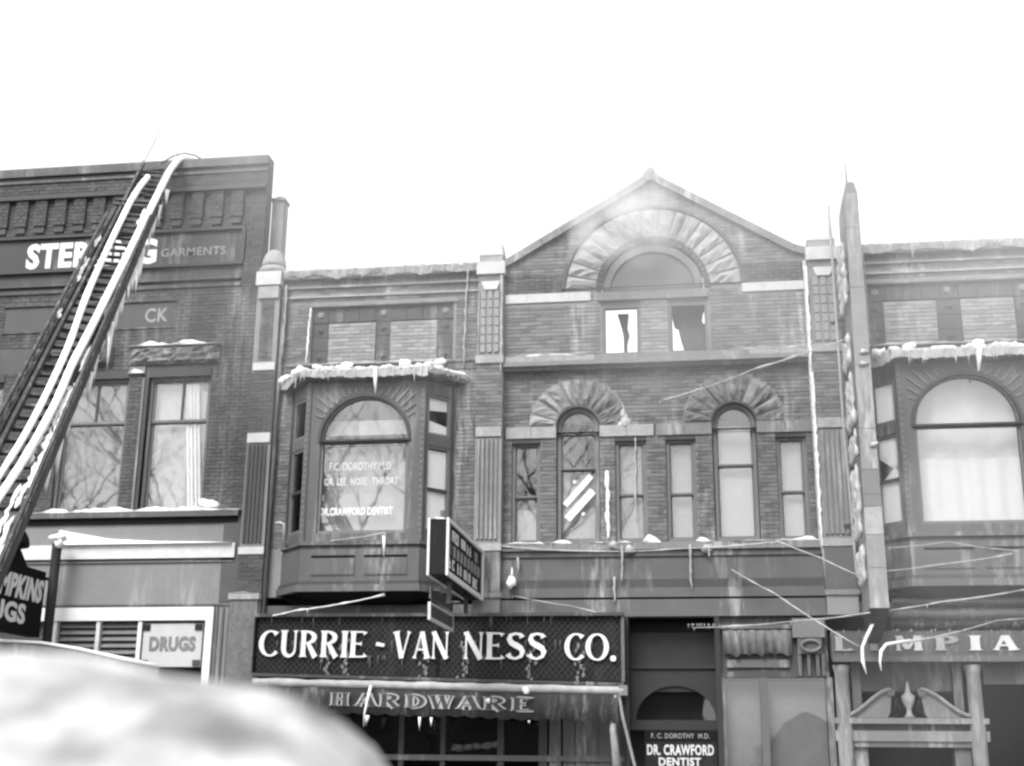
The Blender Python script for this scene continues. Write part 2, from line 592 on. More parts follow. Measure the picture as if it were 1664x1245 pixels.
def sans(text, fr, x0, x1, z0, z1, m_, parent, depth=.01, bold=.02, name="lettering", slant=0.):
    cu = bpy.data.curves.new("t", 'FONT')
    cu.body = text; cu.size = 1; cu.offset = bold; cu.extrude = .05; cu.resolution_u = 3
    cu.space_character = 1.08
    o = bpy.data.objects.new("t", cu)
    col.objects.link(o)
    dg = bpy.context.evaluated_depsgraph_get()
    me = bpy.data.meshes.new_from_object(o.evaluated_get(dg))
    xs = [v.co.x for v in me.vertices]; ys = [v.co.y for v in me.vertices]
    a0, a1, b0, b1 = min(xs), max(xs), min(ys), max(ys)
    b = MB()
    vs = []
    for v in me.vertices:
        q = (v.co.y - b0) / (b1 - b0)
        X = x0 + (v.co.x - a0) / (a1 - a0) * (x1 - x0) + slant * q
        Z = z0 + q * (z1 - z0)
        vs.append(fr.p(X, Z, .001 if v.co.z < 0 else depth))
    b.add(vs, [tuple(p.vertices) for p in me.polygons])
    bpy.data.objects.remove(o); bpy.data.meshes.remove(me); bpy.data.curves.remove(cu)
    return b.build(name, m_, parent)


# ---- ice and snow -----------------------------------------------------------
def ice_fringe(parent, x0, x1, z, y, hmin, hmax, seed=1, m_=None, th=.05, step=.045, name="ice_fringe", p0=None, p1=None, chunky=.5):
    """frozen run-off: a ragged curtain of joined icicles along an edge"""
    rr = random.Random(seed)
    b = MB()
    A = Vector(p0) if p0 else Vector((x0, y, z)); B = Vector(p1) if p1 else Vector((x1, y, z))
    n = max(2, int((B - A).length / step))
    L_ = (B - A).length
    if L_ and hmax > .15:
        ns = max(6, int(L_ / .05)); side = (B - A).normalized().cross(Vector((0, 0, 1))) * .02
        vs, fs = [], []
        for i in range(ns + 1):
            p = A.lerp(B, i / ns)
            q = mnoise.noise(Vector((i * .11 + seed, seed * 2.1, 5)))
            h = max(.01, (hmin + (hmax - hmin) * (.45 + .9 * q)) * .75 + .035 * rr.random())
            tz = th * (.5 + .8 * abs(mnoise.noise(Vector((i * .2, seed, 1)))))
            w_ = side * (1 + 1.2 * rr.random())
            vs += [p + w_ + Vector((0, 0, tz)), p - w_ + Vector((0, 0, tz)), p - w_ * 1.2 + Vector((0, 0, -h * .5)), p - w_ * .2 + Vector((0, 0, -h)), p + w_]
        for i in range(ns):
            for k in range(5): fs.append((5 * i + k, 5 * i + (k + 1) % 5, 5 * i + 5 + (k + 1) % 5, 5 * i + 5 + k))
        b.add(vs, fs)
        n = int(n * .45)
    for i in range(n):
        t = (i + rr.random()) / n
        p = A.lerp(B, t)
        q = mnoise.noise(Vector((t * 9 + seed, seed * 3.1, 0))) * .5 + .5
        h = hmin + (hmax - hmin) * min(1, q * 1.1) * (.4 + .9 * rr.random() ** 2)
        r = th * rr.uniform(.25, .8)
        if hmax > .15 and rr.random() < .3: h *= 1.5
        b.cone(p.x, p.y + rr.uniform(-.02, .02), p.z + th * .6, r, h + th * .6)
        if rr.random() < chunky:
            b.lump(p.x, p.y, p.z, th * rr.uniform(.7, 1.7), th * .8, th * rr.uniform(.6, 1.2), i, 6, 4)
    return b.build(name, m_ or ice, parent, kind="stuff")


def snow_strip(parent, x0, x1, z, y0, y1, h, seed=1, m_=None, name="snow", gaps=0.0):
    """a ridge of snow lying along a ledge"""
    b = MB()
    n = max(3, int((x1 - x0) / .09))
    rows = []
    for i in range(n + 1):
        x = x0 + (x1 - x0) * i / n
        k = mnoise.noise(Vector((x * 2.3 + seed * 5, seed, 0))) + .5 * mnoise.noise(Vector((x * 7 + seed, seed, 3)))
        e = min(1, 4 * min(i, n - i) / n + .12)
        hh = max(.006, h * (.75 + k - gaps) * e)
        dy = .03 * mnoise.noise(Vector((x * 4, seed, 9)))
        rows.append([(x, y0 + .01, z), (x, y0 - .015 + dy, z + hh * .55), (x, y0 + .04, z + hh), (x, (y0 + y1) / 2, z + hh * 1.05), (x, y1, z + hh * .9), (x, y1, z)])
    vs = [p for r_ in rows for p in r_]
    fs = []
    for i in range(n):
        for k in range(5):
            fs.append((i * 6 + k, (i + 1) * 6 + k, (i + 1) * 6 + k + 1, i * 6 + k + 1))
    fs += [tuple(range(6))[::-1], tuple(n * 6 + k for k in range(6))]
    b.add(vs, fs)
    return b.build(name, m_ or snow, parent, smooth=True, kind="stuff")


def drip(parent, x, z1, z0, y, w, seed=1, m_=None, name="ice_streak", dx=0.0):
    """a frozen trickle down a wall"""
    rr = random.Random(seed)
    n = max(4, int((z1 - z0) / .07))
    pts = [(x + dx * i / n + rr.uniform(-.012, .012), y - .01, z1 + (z0 - z1) * i / n) for i in range(n + 1)]
    b = MB().tube(pts, [max(.005, w * (.5 + .7 * rr.random()) * min(1, .3 + 3 * (1 - i / n))) for i in range(n + 1)], 6)
    return b.build(name, m_ or ice, parent, smooth=True)


# ------------------------------------------------------------------ windows
def pane(parent, poly, y, m_=None):
    return MB().prism(poly, y, y + .006).build("pane", m_ or glass, parent)


def window(parent, x0, x1, z0, z1, y, fw=.07, rail=None, arch=None, fm=None, bl=None, bl_m=None, mull=None, sash=.035, lower_open=None, label=None):
    """sash window in an opening; arch = rise of the arched head above z1"""
    fm = fm or wood
    cx, hw = (x0 + x1) / 2, (x1 - x0) / 2
    def shape(d):
        if arch: return archp(cx, hw - d, z0 + d, z1, top=z1 + arch - d, n=20)
        return rect(x0 + d, x1 - d, z0 + d, z1 - d)
    w = MB().prism(shape(.002), y, y + .16, [shape(fw)]).build("window", fm, parent, label=label)
    y1 = y + .05
    if rail:
        up_in = [p for p in shape(fw + .002)]
        def cut(lo, hi, d):
            S = shape(d)
            P = []
            if arch:
                if lo < z1: P = [(cx - hw + d, lo), (cx + hw - d, lo)]
                n = 20
                for i in range(n + 1):
                    a = pi * i / n
                    P.append((cx + (hw - d) * cos(a), z1 + (arch - d) * sin(a)))
                return P
            return rect(x0 + d, x1 - d, lo, hi)
        # upper sash
        if arch:
            o_ = cut(rail + .002, None, fw + .002); i_ = cut(rail + sash, None, fw + sash)
        else:
            o_ = rect(x0 + fw + .002, x1 - fw - .002, rail + .002, z1 - fw - .002)
            i_ = rect(x0 + fw + sash, x1 - fw - sash, rail + sash, z1 - fw - sash)
        MB().prism(o_, y1, y1 + .035, [i_]).build("sash", fm, w)
        pane(w, i_, y1 + .015)
        o_ = rect(x0 + fw + .002, x1 - fw - .002, z0 + fw + .002, rail - .002)
        i_ = rect(x0 + fw + sash, x1 - fw - sash, z0 + fw + sash, rail - sash * .6)
        MB().prism(o_, y1 + .04, y1 + .075, [i_]).build("sash", fm, w)
        pane(w, i_, y1 + .055)
        MB().box(x0 + fw + .003, x1 - fw - .003, y1 - .012, y1 + .036, rail - .028, rail + .0015).build("meeting_rail", wood_d, w)
        if mull:
            for mx_ in mull:
                MB().box(mx_ - .025, mx_ + .025, y1 - .005, y1 + .03, rail + sash, z1 - fw - sash).build("mullion", wood_d, w)
    else:
        pane(w, shape(fw), y1 + .01)
    if bl:
        for (bz0, bz1, bm) in bl:
            MB().box(x0 + fw + .01, x1 - fw - .01, y + .2, y + .205, bz0, bz1).build("blind", bm, w)
    return w


# ------------------------------------------------------------------ THE GROUND
MB().box(-200, 200, -200, 21.0, -.5, 0).build("street", asphalt, kind="structure")
MB().box(-200, 200, 21.0, 21.2, -.5, .13).build("kerb", stone_m, kind="structure")
MB().box(-200, 200, 21.2, 200, -.5, .126).build("pavement", paving, kind="structure")

# ------------------------------------------------------------------ SMOKE drifting off the burnt roof, and pale veils that imitate flare
def smoke(name, x0, x1, y0, y1, z0, z1, dens, label, nscale=.5, puff=False):
    M = bpy.data.materials.new(name); M.use_nodes = True
    n, l = M.node_tree.nodes, M.node_tree.links
    n.remove(n["Principled BSDF"])
    vol = n.new("ShaderNodeVolumePrincipled"); vol.inputs["Color"].default_value = (.97, .97, .97, 1)
    tc = n.new("ShaderNodeTexCoord")
    sx = n.new("ShaderNodeSeparateXYZ"); l.new(tc.outputs["Generated"], sx.inputs[0])
    def mth(op, a, b=None, c=None):
        k = n.new("ShaderNodeMath"); k.operation = op
        for i, q in enumerate((a, b, c)):
            if q is None: continue
            if isinstance(q, (int, float)): k.inputs[i].default_value = q
            else: l.new(q, k.inputs[i])
        return k.outputs[0]
    f = None
    for i in range(3):
        # soft to nothing at every face of its box
        a = mth('MULTIPLY', mth('MULTIPLY', sx.outputs[i], mth('SUBTRACT', 1.0, sx.outputs[i])), 4.0)
        a = mth('POWER', a, 1.0 if puff or i != 0 else .6)
        f = a if f is None else mth('MULTIPLY', f, a)
    g = n.new("ShaderNodeNewGeometry")
    t = n.new("ShaderNodeTexNoise"); t.inputs["Scale"].default_value = nscale; t.inputs["Detail"].default_value = 3
    l.new(g.outputs["Position"], t.inputs[0])
    k = n.new("ShaderNodeMapRange"); k.inputs[1].default_value = .35; k.inputs[2].default_value = .72
    l.new(t.outputs[0], k.inputs[0])
    d = mth('MULTIPLY', mth('MULTIPLY', f, k.outputs[0]), dens)
    l.new(d, vol.inputs["Density"])
    l.new(vol.outputs[0], n["Material Output"].inputs["Volume"])
    o = MB().box(x0, x1, y0, y1, z0, z1).build(name, M)
    return tag(o, label, kind="stuff")
smoke("drifting_smoke", -11, 16, 20.0, 24.3, 7.0, 18.5, .16, "thin pale smoke drifting across the gable and the roofline", .3)  # part smoke, part stand-in for the bright sky's lens flare
smoke("street_smoke", 1.5, 16, 20.5, 24.0, 0.5, 12.5, .11, "thin veil of smoke hanging before the right hand shop and oriel", .25)  # volume added to lighten and wash out the right side
smoke("smoke_puff", -2.6, -.3, 23.4, 24.8, 11.15, 13.0, 1.7, "small dense puff of white smoke in front of the great arch", 1.5, True)

# ------------------------------------------------------------------ THE GABLED BLOCK
blk = empty("gabled_block", (-.9, F, 0), "iced brick block with central gable, big stone arch and an oriel window on each side", "building")
PA = (-9.2, -8.7); PB = (-4.47, -3.94); PC = (2.17, 2.74)
C0 = -.9
RX = 7.15
# body behind the fronts
b = MB()
b.box(-9.15, RX + .2, F + 12, F + 12.3, .1, 9.1)
b.box(-9.15, -8.95, F + .35, F + 12, .1, 9.1)
b.box(RX, RX + .2, F + .35, F + 12, .1, 9.1)
b.build("side_walls", dark, blk)
MB().box(-8.9, RX - .05, F + .45, F + 11.9, 9.1, 9.2).build("roof", dark, blk)
MB().box(-8.9, RX - .05, F + .45, F + 11.9, 4.95, 5.1).build("upper_floor", dark, blk)
MB().box(-8.94, RX - .02, F + 3.5, F + 3.6, .2, 9.05).build("rear_partition", dark, blk)

# --- bay fronts
def bay(x0, x1, pan, fr, seed):
    holes = [rect(fr[0], fr[1], 9.56, 10.82), rect(x0 + .53, x1 - .5, 5.85, 9.2)]
    outer = rect(x0, x1, 4.78, 11.45)
    wall(blk, outer, holes, F, F + .3)
    bricks(blk, rect(x0, x1, 9.56, 11.03), [rect(fr[0] - .05, fr[1] + .05, 9.5, 10.88)], F, brick, seed)
    bricks(blk, rect(x0, x1, 11.29, 11.44), [], F, brick_dark, seed + 5)
    bricks(blk, rect(x0, x1, 11.07, 11.24), [], F, brick, seed + 6)
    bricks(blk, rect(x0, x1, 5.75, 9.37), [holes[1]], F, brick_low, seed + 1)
    # coping, mouldings
    MB().box(x0, x1, F - .1, F + .3, 11.45, 11.64).build("coping", stone_m, blk)
    MB().box(x0, x1, F - .07, F - .002, 11.24, 11.285).build("moulding", stone_m, blk)
    MB().box(x0, x1, F - .06, F - .002, 11.03, 11.07).build("moulding", stone_g, blk)
    MB().box(x0, x1, F - .03, F - .002, 9.37, 9.53).build("string_course", brick_dark, blk)
    MB().box(x0, x1, F - .06, F - .002, 9.53, 9.558).build("string_course", stone_m, blk)
    # sunk panel with terracotta piers and lintel, two blind brick panels
    MB().box(fr[0] - .05, fr[1] + .05, F + .1, F + .3, 9.5, 10.86).build("panel_ground", terra, blk)
    rr = random.Random(seed)
    xs = [fr[0], pan[0][0], pan[0][1], pan[1][0], pan[1][1], fr[1]]
    for a, c in ((xs[0], xs[1]), (xs[2], xs[3]), (xs[4], xs[5])):
        n = 4
        for i in range(n):
            z0 = 9.58 + i * .3; z1 = z0 + .29
            mb = MB().box(a + .012, c - .012, F + .05 + rr.uniform(0, .012), F + .101, z0, min(z1, 10.5))
            if i % 2 == 0:
                cx_, cz_ = (a + c) / 2, (z0 + z1) / 2
                q = min(.09, (c - a) * .35)
                mb.add([(cx_ - q, F + .05, cz_), (cx_, F + .05, cz_ - q), (cx_ + q, F + .05, cz_), (cx_, F + .05, cz_ + q), (cx_, F + .01, cz_)], [(0, 1, 4), (1, 2, 4), (2, 3, 4), (3, 0, 4)])
            mb.build("terracotta_block", terra, blk)
    n = 9
    for i in range(n):
        a = fr[0] + (fr[1] - fr[0]) * i / n
        MB().box(a + .006, a + (fr[1] - fr[0]) / n - .006, F + .04 + rr.uniform(0, .01), F + .101, 10.5, 10.81).build("terracotta_block", terra, blk)
    for px_ in ((fr[0] + pan[0][0]) / 2, (pan[0][1] + pan[1][0]) / 2, (pan[1][1] + fr[1]) / 2):
        MB().tube([(px_, F + .045, 10.66), (px_, F + .01, 10.66)], [.085, .05], 10).build("rosette", stone_m, blk)
    for a, c in pan:
        bricks(blk, rect(a, c, 9.58, 10.47), [], F + .055, brick_pale, seed + 9)
        MB().box(a, c, F + .0555, F + .102, 9.575, 10.475).build("blind_panel", mortar, blk)
    MB().box(fr[0] - .1, fr[1] + .1, F - .04, F + .02, 10.83, 10.88).build("panel_hood", stone_m, blk)
    # frozen run-off
    ice_fringe(blk, x0 + .05, x1 - .05, 11.6, F - .13, .06, .26, seed, ice_dull, .05)
    snow_strip(blk, x0, x1, 11.635, F - .1, F + .2, .05, seed)
    snow_strip(blk, x0 + .05, x1 - .05, 9.555, F - .06, F - .005, .04, seed + 3)

bay(PA[1], PB[0], [(-7.66, -6.65), (-6.34, -5.35)], (-8.02, -5.0), 11)
bay(PC[1], 6.62, [(3.6, 4.6), (5.06, 6.06)], (3.3, 6.42), 21)

# --- oriels
def oriel(cx, r, left, seed):
    P = .6; fw_ = 1.17; ww = 1.73
    Yf = F - P
    xl, xr = cx - fw_, cx + fw_
    wl, wr = cx - ww, cx + ww
    bz, sz, top = 4.98, 5.78, 8.98
    # front frame with arched window
    hole = archp(cx, r, 5.93, 7.8, top=7.8 + r, n=28)
    MB().prism(rect(xl, xr, sz, top), Yf, Yf + .12, [hole]).build("oriel_front", metal, blk)
    # raised arch moulding
    o_ = archp(cx, r + .05, 7.76, 7.8, top=7.85 + r, n=28); i_ = archp(cx, r - .012, 7.765, 7.8, top=7.8 + r - .012, n=28)
    MB().prism(o_, Yf - .05, Yf + .02, [i_]).build("arch_moulding", wood_d, blk)
    # fluted spandrels: radiating reeds
    for sgn in (-1, 1):
        for k in range(9):
            a = radians(28 + k * 7.2)
            d = Vector((sgn * cos(a), sin(a)))
            r0 = r + .09
            m1 = (fw_ - .16) / cos(a); m2 = (top - .12 - 7.8) / sin(a)
            r1 = min(m1, m2)
            if r1 - r0 < .06: continue
            q = Vector((-d.y, d.x)) * .018
            A, B_ = d * r0, d * r1
            MB().quadbox((cx + A.x - q.x, Yf - .025, 7.8 + A.y - q.y), (cx + B_.x - q.x, Yf - .025, 7.8 + B_.y - q.y),
                         (cx + B_.x + q.x, Yf - .025, 7.8 + B_.y + q.y), (cx + A.x + q.x, Yf - .025, 7.8 + A.y + q.y), (0, .027, 0)).build("spandrel_reed", metal_l, blk)
    # beaded corner posts
    for x in (xl, xr):
        MB().box(x - .05, x + .05, Yf - .03, Yf + .1, sz, top).build("corner_post", metal, blk)
        n = 24
        bd = MB()
        for k in range(n):
            zc = sz + .15 + (top - sz - .25) * k / n
            bd.box(x - .02, x + .02, Yf - .045, Yf - .029, zc, zc + .05)
        bd.build("beading", metal_l, blk, kind="stuff")
    w = MB().prism(archp(cx, r - .002, 5.932, 7.8, top=7.8 + r - .002, n=28), Yf + .04, Yf + .14,
                   [archp(cx, r - .05, 7.82, 7.83, top=7.8 + r - .05, n=28), rect(cx - r + .05, cx + r - .05, 5.99, 7.74)]).build("window", wood, blk)
    MB().box(cx - r + .02, cx + r - .02, Yf + .01, Yf + .09, 7.745, 7.815).build("transom", wood_d, w)
    pane(w, archp(cx, r - .05, 7.82, 7.83, top=7.8 + r - .05, n=28), Yf + .1)
    pane(w, rect(cx - r + .05, cx + r - .05, 5.99, 7.74), Yf + .1)
    # canted sides with tall narrow window
    for sgn in (-1, 1):
        xa, xb = (xr, wr) if sgn > 0 else (xl, wl)
        dvec = Vector((xb - xa, P, 0)); Ls = dvec.length; dvec.normalize()
        nv = Vector((sgn * P, -(abs(xb - xa)), 0)).normalized()
        def q(a, z, d=0.0):
            return Vector((xa, Yf, z)) + dvec * a + nv * d + Vector((0, 0, 0))
        A0, A1 = .12, Ls - .14
        fr_m = MB()
        for (a0, a1, z0, z1) in ((.03, A0, sz, top), (A1, Ls, sz, top), (A0, A1, sz, 5.98), (A0, A1, 8.72, top), (A0, A1, 7.68, 7.9)):
            fr_m.quadbox(q(a0, z0, 0), q(a1, z0, 0), q(a1, z1, 0), q(a0, z1, 0), -nv * .1)
        s_ = fr_m.build("oriel_side", metal, blk)
        w = MB()
        for (a0, a1, z0, z1) in ((A0, A0 + .05, 5.981, 7.679), (A1 - .05, A1, 5.981, 7.679), (A0 + .05, A1 - .05, 5.981, 6.03), (A0 + .05, A1 - .05, 7.63, 7.679),
                                 (A0, A0 + .05, 7.901, 8.719), (A1 - .05, A1, 7.901, 8.719), (A0 + .05, A1 - .05, 7.901, 7.95), (A0 + .05, A1 - .05, 8.67, 8.719)):
            w.quadbox(q(a0, z0, -.02), q(a1, z0, -.02), q(a1, z1, -.02), q(a0, z1, -.02), -nv * .06)
        w = w.build("window", wood, blk)
        m2 = MB().quadbox(q(A0 + .05, 6.78, -.015), q(A1 - .05, 6.78, -.015), q(A1 - .05, 6.84, -.015), q(A0 + .05, 6.84, -.015), -nv * .05).build("meeting_rail", wood_d, w)
        for z0, z1 in ((6.03, 6.78), (6.84, 7.63), (7.95, 8.67)):
            MB().quadbox(q(A0 + .05, z0, -.05), q(A1 - .05, z0, -.05), q(A1 - .05, z1, -.05), q(A0 + .05, z1, -.05), -nv * .006).build("pane", glass_side if (sgn > 0) == left else glass, w)
        if (sgn > 0) == left:
            for bz in (((6.0, 7.6, 6.0, 7.6), (8.4, 8.7, 8.45, 8.7), (7.95, 8.22, 7.95, 8.12)) if left else ((6.0, 7.2, 6.0, 6.75), (6.9, 7.62, 7.3, 7.6), (7.95, 8.7, 7.95, 8.7))):
                MB().quadbox(q(A0, bz[0], -.075), q(A1, bz[2], -.075), q(A1, bz[3], -.075), q(A0, bz[1], -.075), -nv * .006).build("blind", cloth, w)  # white sheets stand in for bright sky reflected in the side panes
        # dark side posts line
        MB().quadbox(q(A1 + .02, sz, .02), q(A1 + .05, sz, .02), q(A1 + .05, top, .02), q(A1 + .02, top, .02), -nv * .019).build("side_post", wood_d, blk)
    def cant(e, z0, z1, back=F - .003):
        """a course that follows the oriel plan, e beyond its face"""
        P_ = [(wl - e, back), (xl - e * .45, Yf - e), (xr + e * .45, Yf - e), (wr + e, back)]
        n = 4
        vs = [(x, y, z0) for x, y in P_] + [(x, y, z1) for x, y in P_]
        return MB().add(vs, [(0, 1, 2, 3)[::-1], (4, 5, 6, 7)] + [(i, (i + 1) % n, (i + 1) % n + n, i + n) for i in range(n)])
    cant(.05, 5.70, 5.78).build("oriel_sill", metal, blk)
    cant(.0, 5.62, 5.70).build("oriel_neck", metal_d, blk)
    cant(.02, 5.0, 5.62).build("oriel_apron", metal, blk)
    cant(.06, 4.93, 5.0).build("oriel_moulding", metal_d, blk)
    cant(.1, 4.8, 4.93).build("oriel_moulding", metal, blk)
    # dark bars painting the shade of recessed slots in the apron
    for a, c in ((-.95, -.08), (.1, .95)):
        MB().box(cx + a, cx + c, Yf - .03, Yf - .018, 5.46, 5.5).build("apron_slot", black, blk)
        MB().box(cx + a, cx + c, Yf - .028, Yf - .019, 5.1, 5.125).build("apron_slot", metal_d, blk)
        MB().box(cx + a, cx + c, Yf - .034, Yf - .018, 5.13, 5.44).build("apron_panel", metal, blk)
    # soffit tapering back to the wall
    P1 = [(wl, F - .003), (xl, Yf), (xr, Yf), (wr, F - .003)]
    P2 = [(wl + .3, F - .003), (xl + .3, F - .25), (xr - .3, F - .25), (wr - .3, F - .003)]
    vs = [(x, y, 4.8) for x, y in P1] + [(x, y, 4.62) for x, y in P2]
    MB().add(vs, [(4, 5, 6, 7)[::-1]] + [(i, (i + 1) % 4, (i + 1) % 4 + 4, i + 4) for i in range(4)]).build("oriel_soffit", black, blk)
    # cornice
    cant(.04, 8.985, 9.05).build("oriel_cornice", metal_d, blk)
    cant(.22, 9.05, 9.18).build("oriel_cornice", metal, blk)
    P1 = [(wl - .22, F - .003), (xl - .1, Yf - .22), (xr + .1, Yf - .22), (wr + .22, F - .003)]
    P2 = [(wl + .1, F - .062), (xl + .3, F - .065), (xr - .3, F - .065), (wr - .1, F - .062)]
    vs = [(x, y, 9.18) for x, y in P1] + [(x, y, 9.36) for x, y in P2]
    MB().add(vs, [(4, 5, 6, 7)] + [(i, (i + 1) % 4, (i + 1) % 4 + 4, i + 4) for i in range(4)]).build("oriel_roof", metal_d, blk)
    pts = [Vector((wl - .25, F - .05, 9.17)), Vector((xl - .13, Yf - .25, 9.17)), Vector((xr + .13, Yf - .25, 9.17)), Vector((wr + .25, F - .05, 9.17))]
    ice_fringe(blk, 0, 0, 0, 0, .1, .25, seed, ice_mix, .05, .03, p0=pts[1], p1=pts[2])
    ice_fringe(blk, 0, 0, 0, 0, .03, .18, seed + 1, ice_mix, .045, .05, p0=pts[2], p1=pts[3])
    ice_fringe(blk, 0, 0, 0, 0, .08, .28, seed + 2, ice_mix, .06, .05, p0=pts[0], p1=pts[1])
    sb = MB()
    rr = random.Random(seed)
    for k in range(26):
        t = rr.random()
        p = pts[1].lerp(pts[2], t)
        sb.lump(p.x, p.y + .12 + rr.random() * .2, 9.22 + rr.random() * .05, .13, .12, .05, k, 8, 4)
    for k in range(12):
        p = pts[2].lerp(pts[3], rr.random())
        sb.lump(p.x - .1, p.y + .1, 9.22, .13, .12, .06, k + 50, 8, 4)
    for k in range(9):
        p = pts[0].lerp(pts[1], rr.random() * .9)
        sb.lump(p.x + .05, p.y, 9.2, .12, .12, .1, k + 80, 8, 4)
    sb.build("snow", snow, blk, smooth=True, kind="stuff")
    return Yf

YO = oriel(-6.62, .89, True, 31)
oriel(4.85, .95, False, 41)

for cx_ in (-7.2, -5.98, -5.25):
    MB().lump(cx_, F - .08, 9.49, .13, .06, .09, int(cx_ * 10)).build("snow_lump", snow, blk, smooth=True)
for cx_ in (4.0, 5.3):
    MB().lump(cx_, F - .08, 9.49, .13, .06, .09, int(cx_ * 10)).build("snow_lump", snow, blk, smooth=True)
# curtains and blinds inside the oriels
def curtain(parent, x0, x1, z0, z1, y, m_, waves=8, amp=.05, name="curtain", skew=0):
    n = waves * 6
    vs = []
    for i in range(n + 1):
        t = i / n
        x = x0 + (x1 - x0) * t
        dy = amp * sin(t * waves * 2 * pi) + amp * .5 * sin(t * waves * 3.3 + 1)
        vs += [(x + skew, y + dy, z1), (x, y + dy * 1.3, z0)]
    fs = [(2 * i, 2 * i + 1, 2 * i + 3, 2 * i + 2) for i in range(n)]
    return MB().add(vs, fs).build(name, m_, parent, smooth=True)

curtain(blk, 3.9, 5.85, 5.95, 7.2, F - .3, cloth, 5, .03)
curtain(blk, 3.85, 5.85, 5.95, 8.8, F - .2, cloth, 3, .03)
MB().box(-7.5, -5.75, F - .34, F - .335, 7.95, 8.25).build("blind", blind_l, blk, label="torn pale blind at the foot of the arched light")  # pale strip painted in for a snow reflection in the glass
MB().box(-7.52, -5.72, F - .36, F - .355, 5.95, 7.7).build("blind", mat("blind_dim", .42, bump=0), blk)
# lettering painted on the left oriel window
fo = Frame((0, YO + .1, 0))
sans("F.C. DOROTHY M.D.", fo, -7.33, -6.05, 7.2, 7.36, white_d, blk, .004, .01)
sans("OR. LEE  NOSE   THROAT", fo, -7.42, -5.93, 6.9, 7.05, white_d, blk, .004, .02)
sans("DR.CRAWFORD DENTIST", fo, -7.48, -6.02, 6.3, 6.46, white, blk, .005, .045)

# --- centre
ARC = (-.91, 10.92)
gab = [(-3.94, 9.43), (2.17, 9.43), (2.17, 11.5), (1.9, 11.58), (-.72, 13.2), (-.9, 13.34), (-1.08, 13.2), (-3.94, 11.5)]
w1 = (-1.95, -1.16); w2 = (-.61, .19)
lun = archp(ARC[0], 1.06, 10.88, ARC[1], top=ARC[1] + 1.0, n=28)
holes_a = [rect(w1[0], w1[1], 9.57, 10.7), rect(w2[0], w2[1], 9.57, 10.7), lun]
wall(blk, gab, holes_a, F, F + .3)
arch_out = archp(ARC[0], 1.8, 10.9, ARC[1], top=ARC[1] + 1.76, n=32)
bricks(blk, gab, [rect(w1[0] - .03, w2[1] + .03, 9.4, 10.9), arch_out, rect(-3.94, -2.2, 10.72, 11.36), rect(.8, 2.17, 10.78, 11.38)], F, brick, 3)
bricks(blk, rect(w1[1] + .01, w2[0] - .01, 9.57, 10.7), [], F, brick_pale, 4, bl=.24)
bricks(blk, rect(-3.93, -2.2, 10.93, 11.36), [arch_out], F, brick_dark, 5)
bricks(blk, rect(.8, 2.16, 10.98, 11.38), [arch_out], F, brick_dark, 6)
for i in range(4):
    MB().box(-3.92 + i * .44, -3.485 + i * .44, F - .035, F + .002, 10.73, 10.92).build("band_stone", stone_w, blk)
for i in range(3):
    MB().box(.87 + i * .43, 1.295 + i * .43, F - .035, F + .002, 10.785, 10.97).build("band_stone", stone_w, blk)
# coping of the gable
for A, B_ in ((gab[2], gab[3]), (gab[3], gab[4]), (gab[4], gab[5]), (gab[5], gab[6]), (gab[6], gab[7])):
    d = Vector((B_[0] - A[0], B_[1] - A[1])); d.normalize(); nn = Vector((d.y, -d.x))
    if nn.y < 0: nn = -nn
    k = max(1, round((Vector(B_) - Vector(A)).length / .5))
    for i in range(k):
        a = Vector(A).lerp(Vector(B_), i / k) + d * .004; c = Vector(A).lerp(Vector(B_), (i + 1) / k) - d * .004
        MB().prism([tuple(a), tuple(c), tuple(c + nn * .15), tuple(a + nn * .15)][::1], F - .1, F + .32).build("coping_stone", stone_m, blk)
MB().prism([(-1.12, 13.3), (-.68, 13.3), (-.78, 13.46), (-.86, 13.58), (-.94, 13.58), (-1.02, 13.46)], F - .11, F + .33).build("finial", stone_m, blk)
# voussoirs of the great arch: rock faced
def voussoirs(cx, cz, ri, ro_fn, n, a0, a1, y, mats, seed, name="voussoir", gap=.012):
    rr = random.Random(seed)
    cuts = [i + (rr.uniform(-.16, .16) if 0 < i < n else 0) for i in range(n + 1)]
    for i in range(n):
        b0 = radians(a0 + (a1 - a0) * cuts[i] / n) + gap / ri; b1 = radians(a0 + (a1 - a0) * cuts[i + 1] / n) - gap / ri
        ro = ro_fn((b0 + b1) / 2)
        p = .03 + rr.random() * .055
        nr, na = 5, 3
        vs, fs = [], []
        def P(a, r_, yy): return (cx + r_ * cos(a), yy, cz + r_ * sin(a))
        for j in range(nr + 1):
            for k in range(na + 1):
                a = b0 + (b1 - b0) * k / na; r_ = ri + (ro - ri) * j / nr
                edge = j in (0, nr) or k in (0, na)
                vs.append(P(a, r_, y - (rr.uniform(.01, .03) if edge else p + rr.uniform(-.03, .03))))
        m0 = len(vs)
        for j in range(nr):
            for k in range(na):
                q_ = j * (na + 1) + k
                fs.append((q_, q_ + na + 1, q_ + na + 2, q_ + 1))
        vs += [P(b0, ri, y + .01), P(b0, ro, y + .01), P(b1, ro, y + .01), P(b1, ri, y + .01)]
        fs += [(0, m0, m0 + 1, nr * (na + 1)), (nr * (na + 1) + na, m0 + 2, m0 + 3, na)]
        fs += [tuple([m0] + list(range(0, na + 1)) + [m0 + 3]), tuple([m0 + 1] + [nr * (na + 1) + k for k in range(na + 1)] + [m0 + 2])]
        MB().add(vs, fs).build(name, mats[i % len(mats)] if not callable(mats) else mats(i), blk)

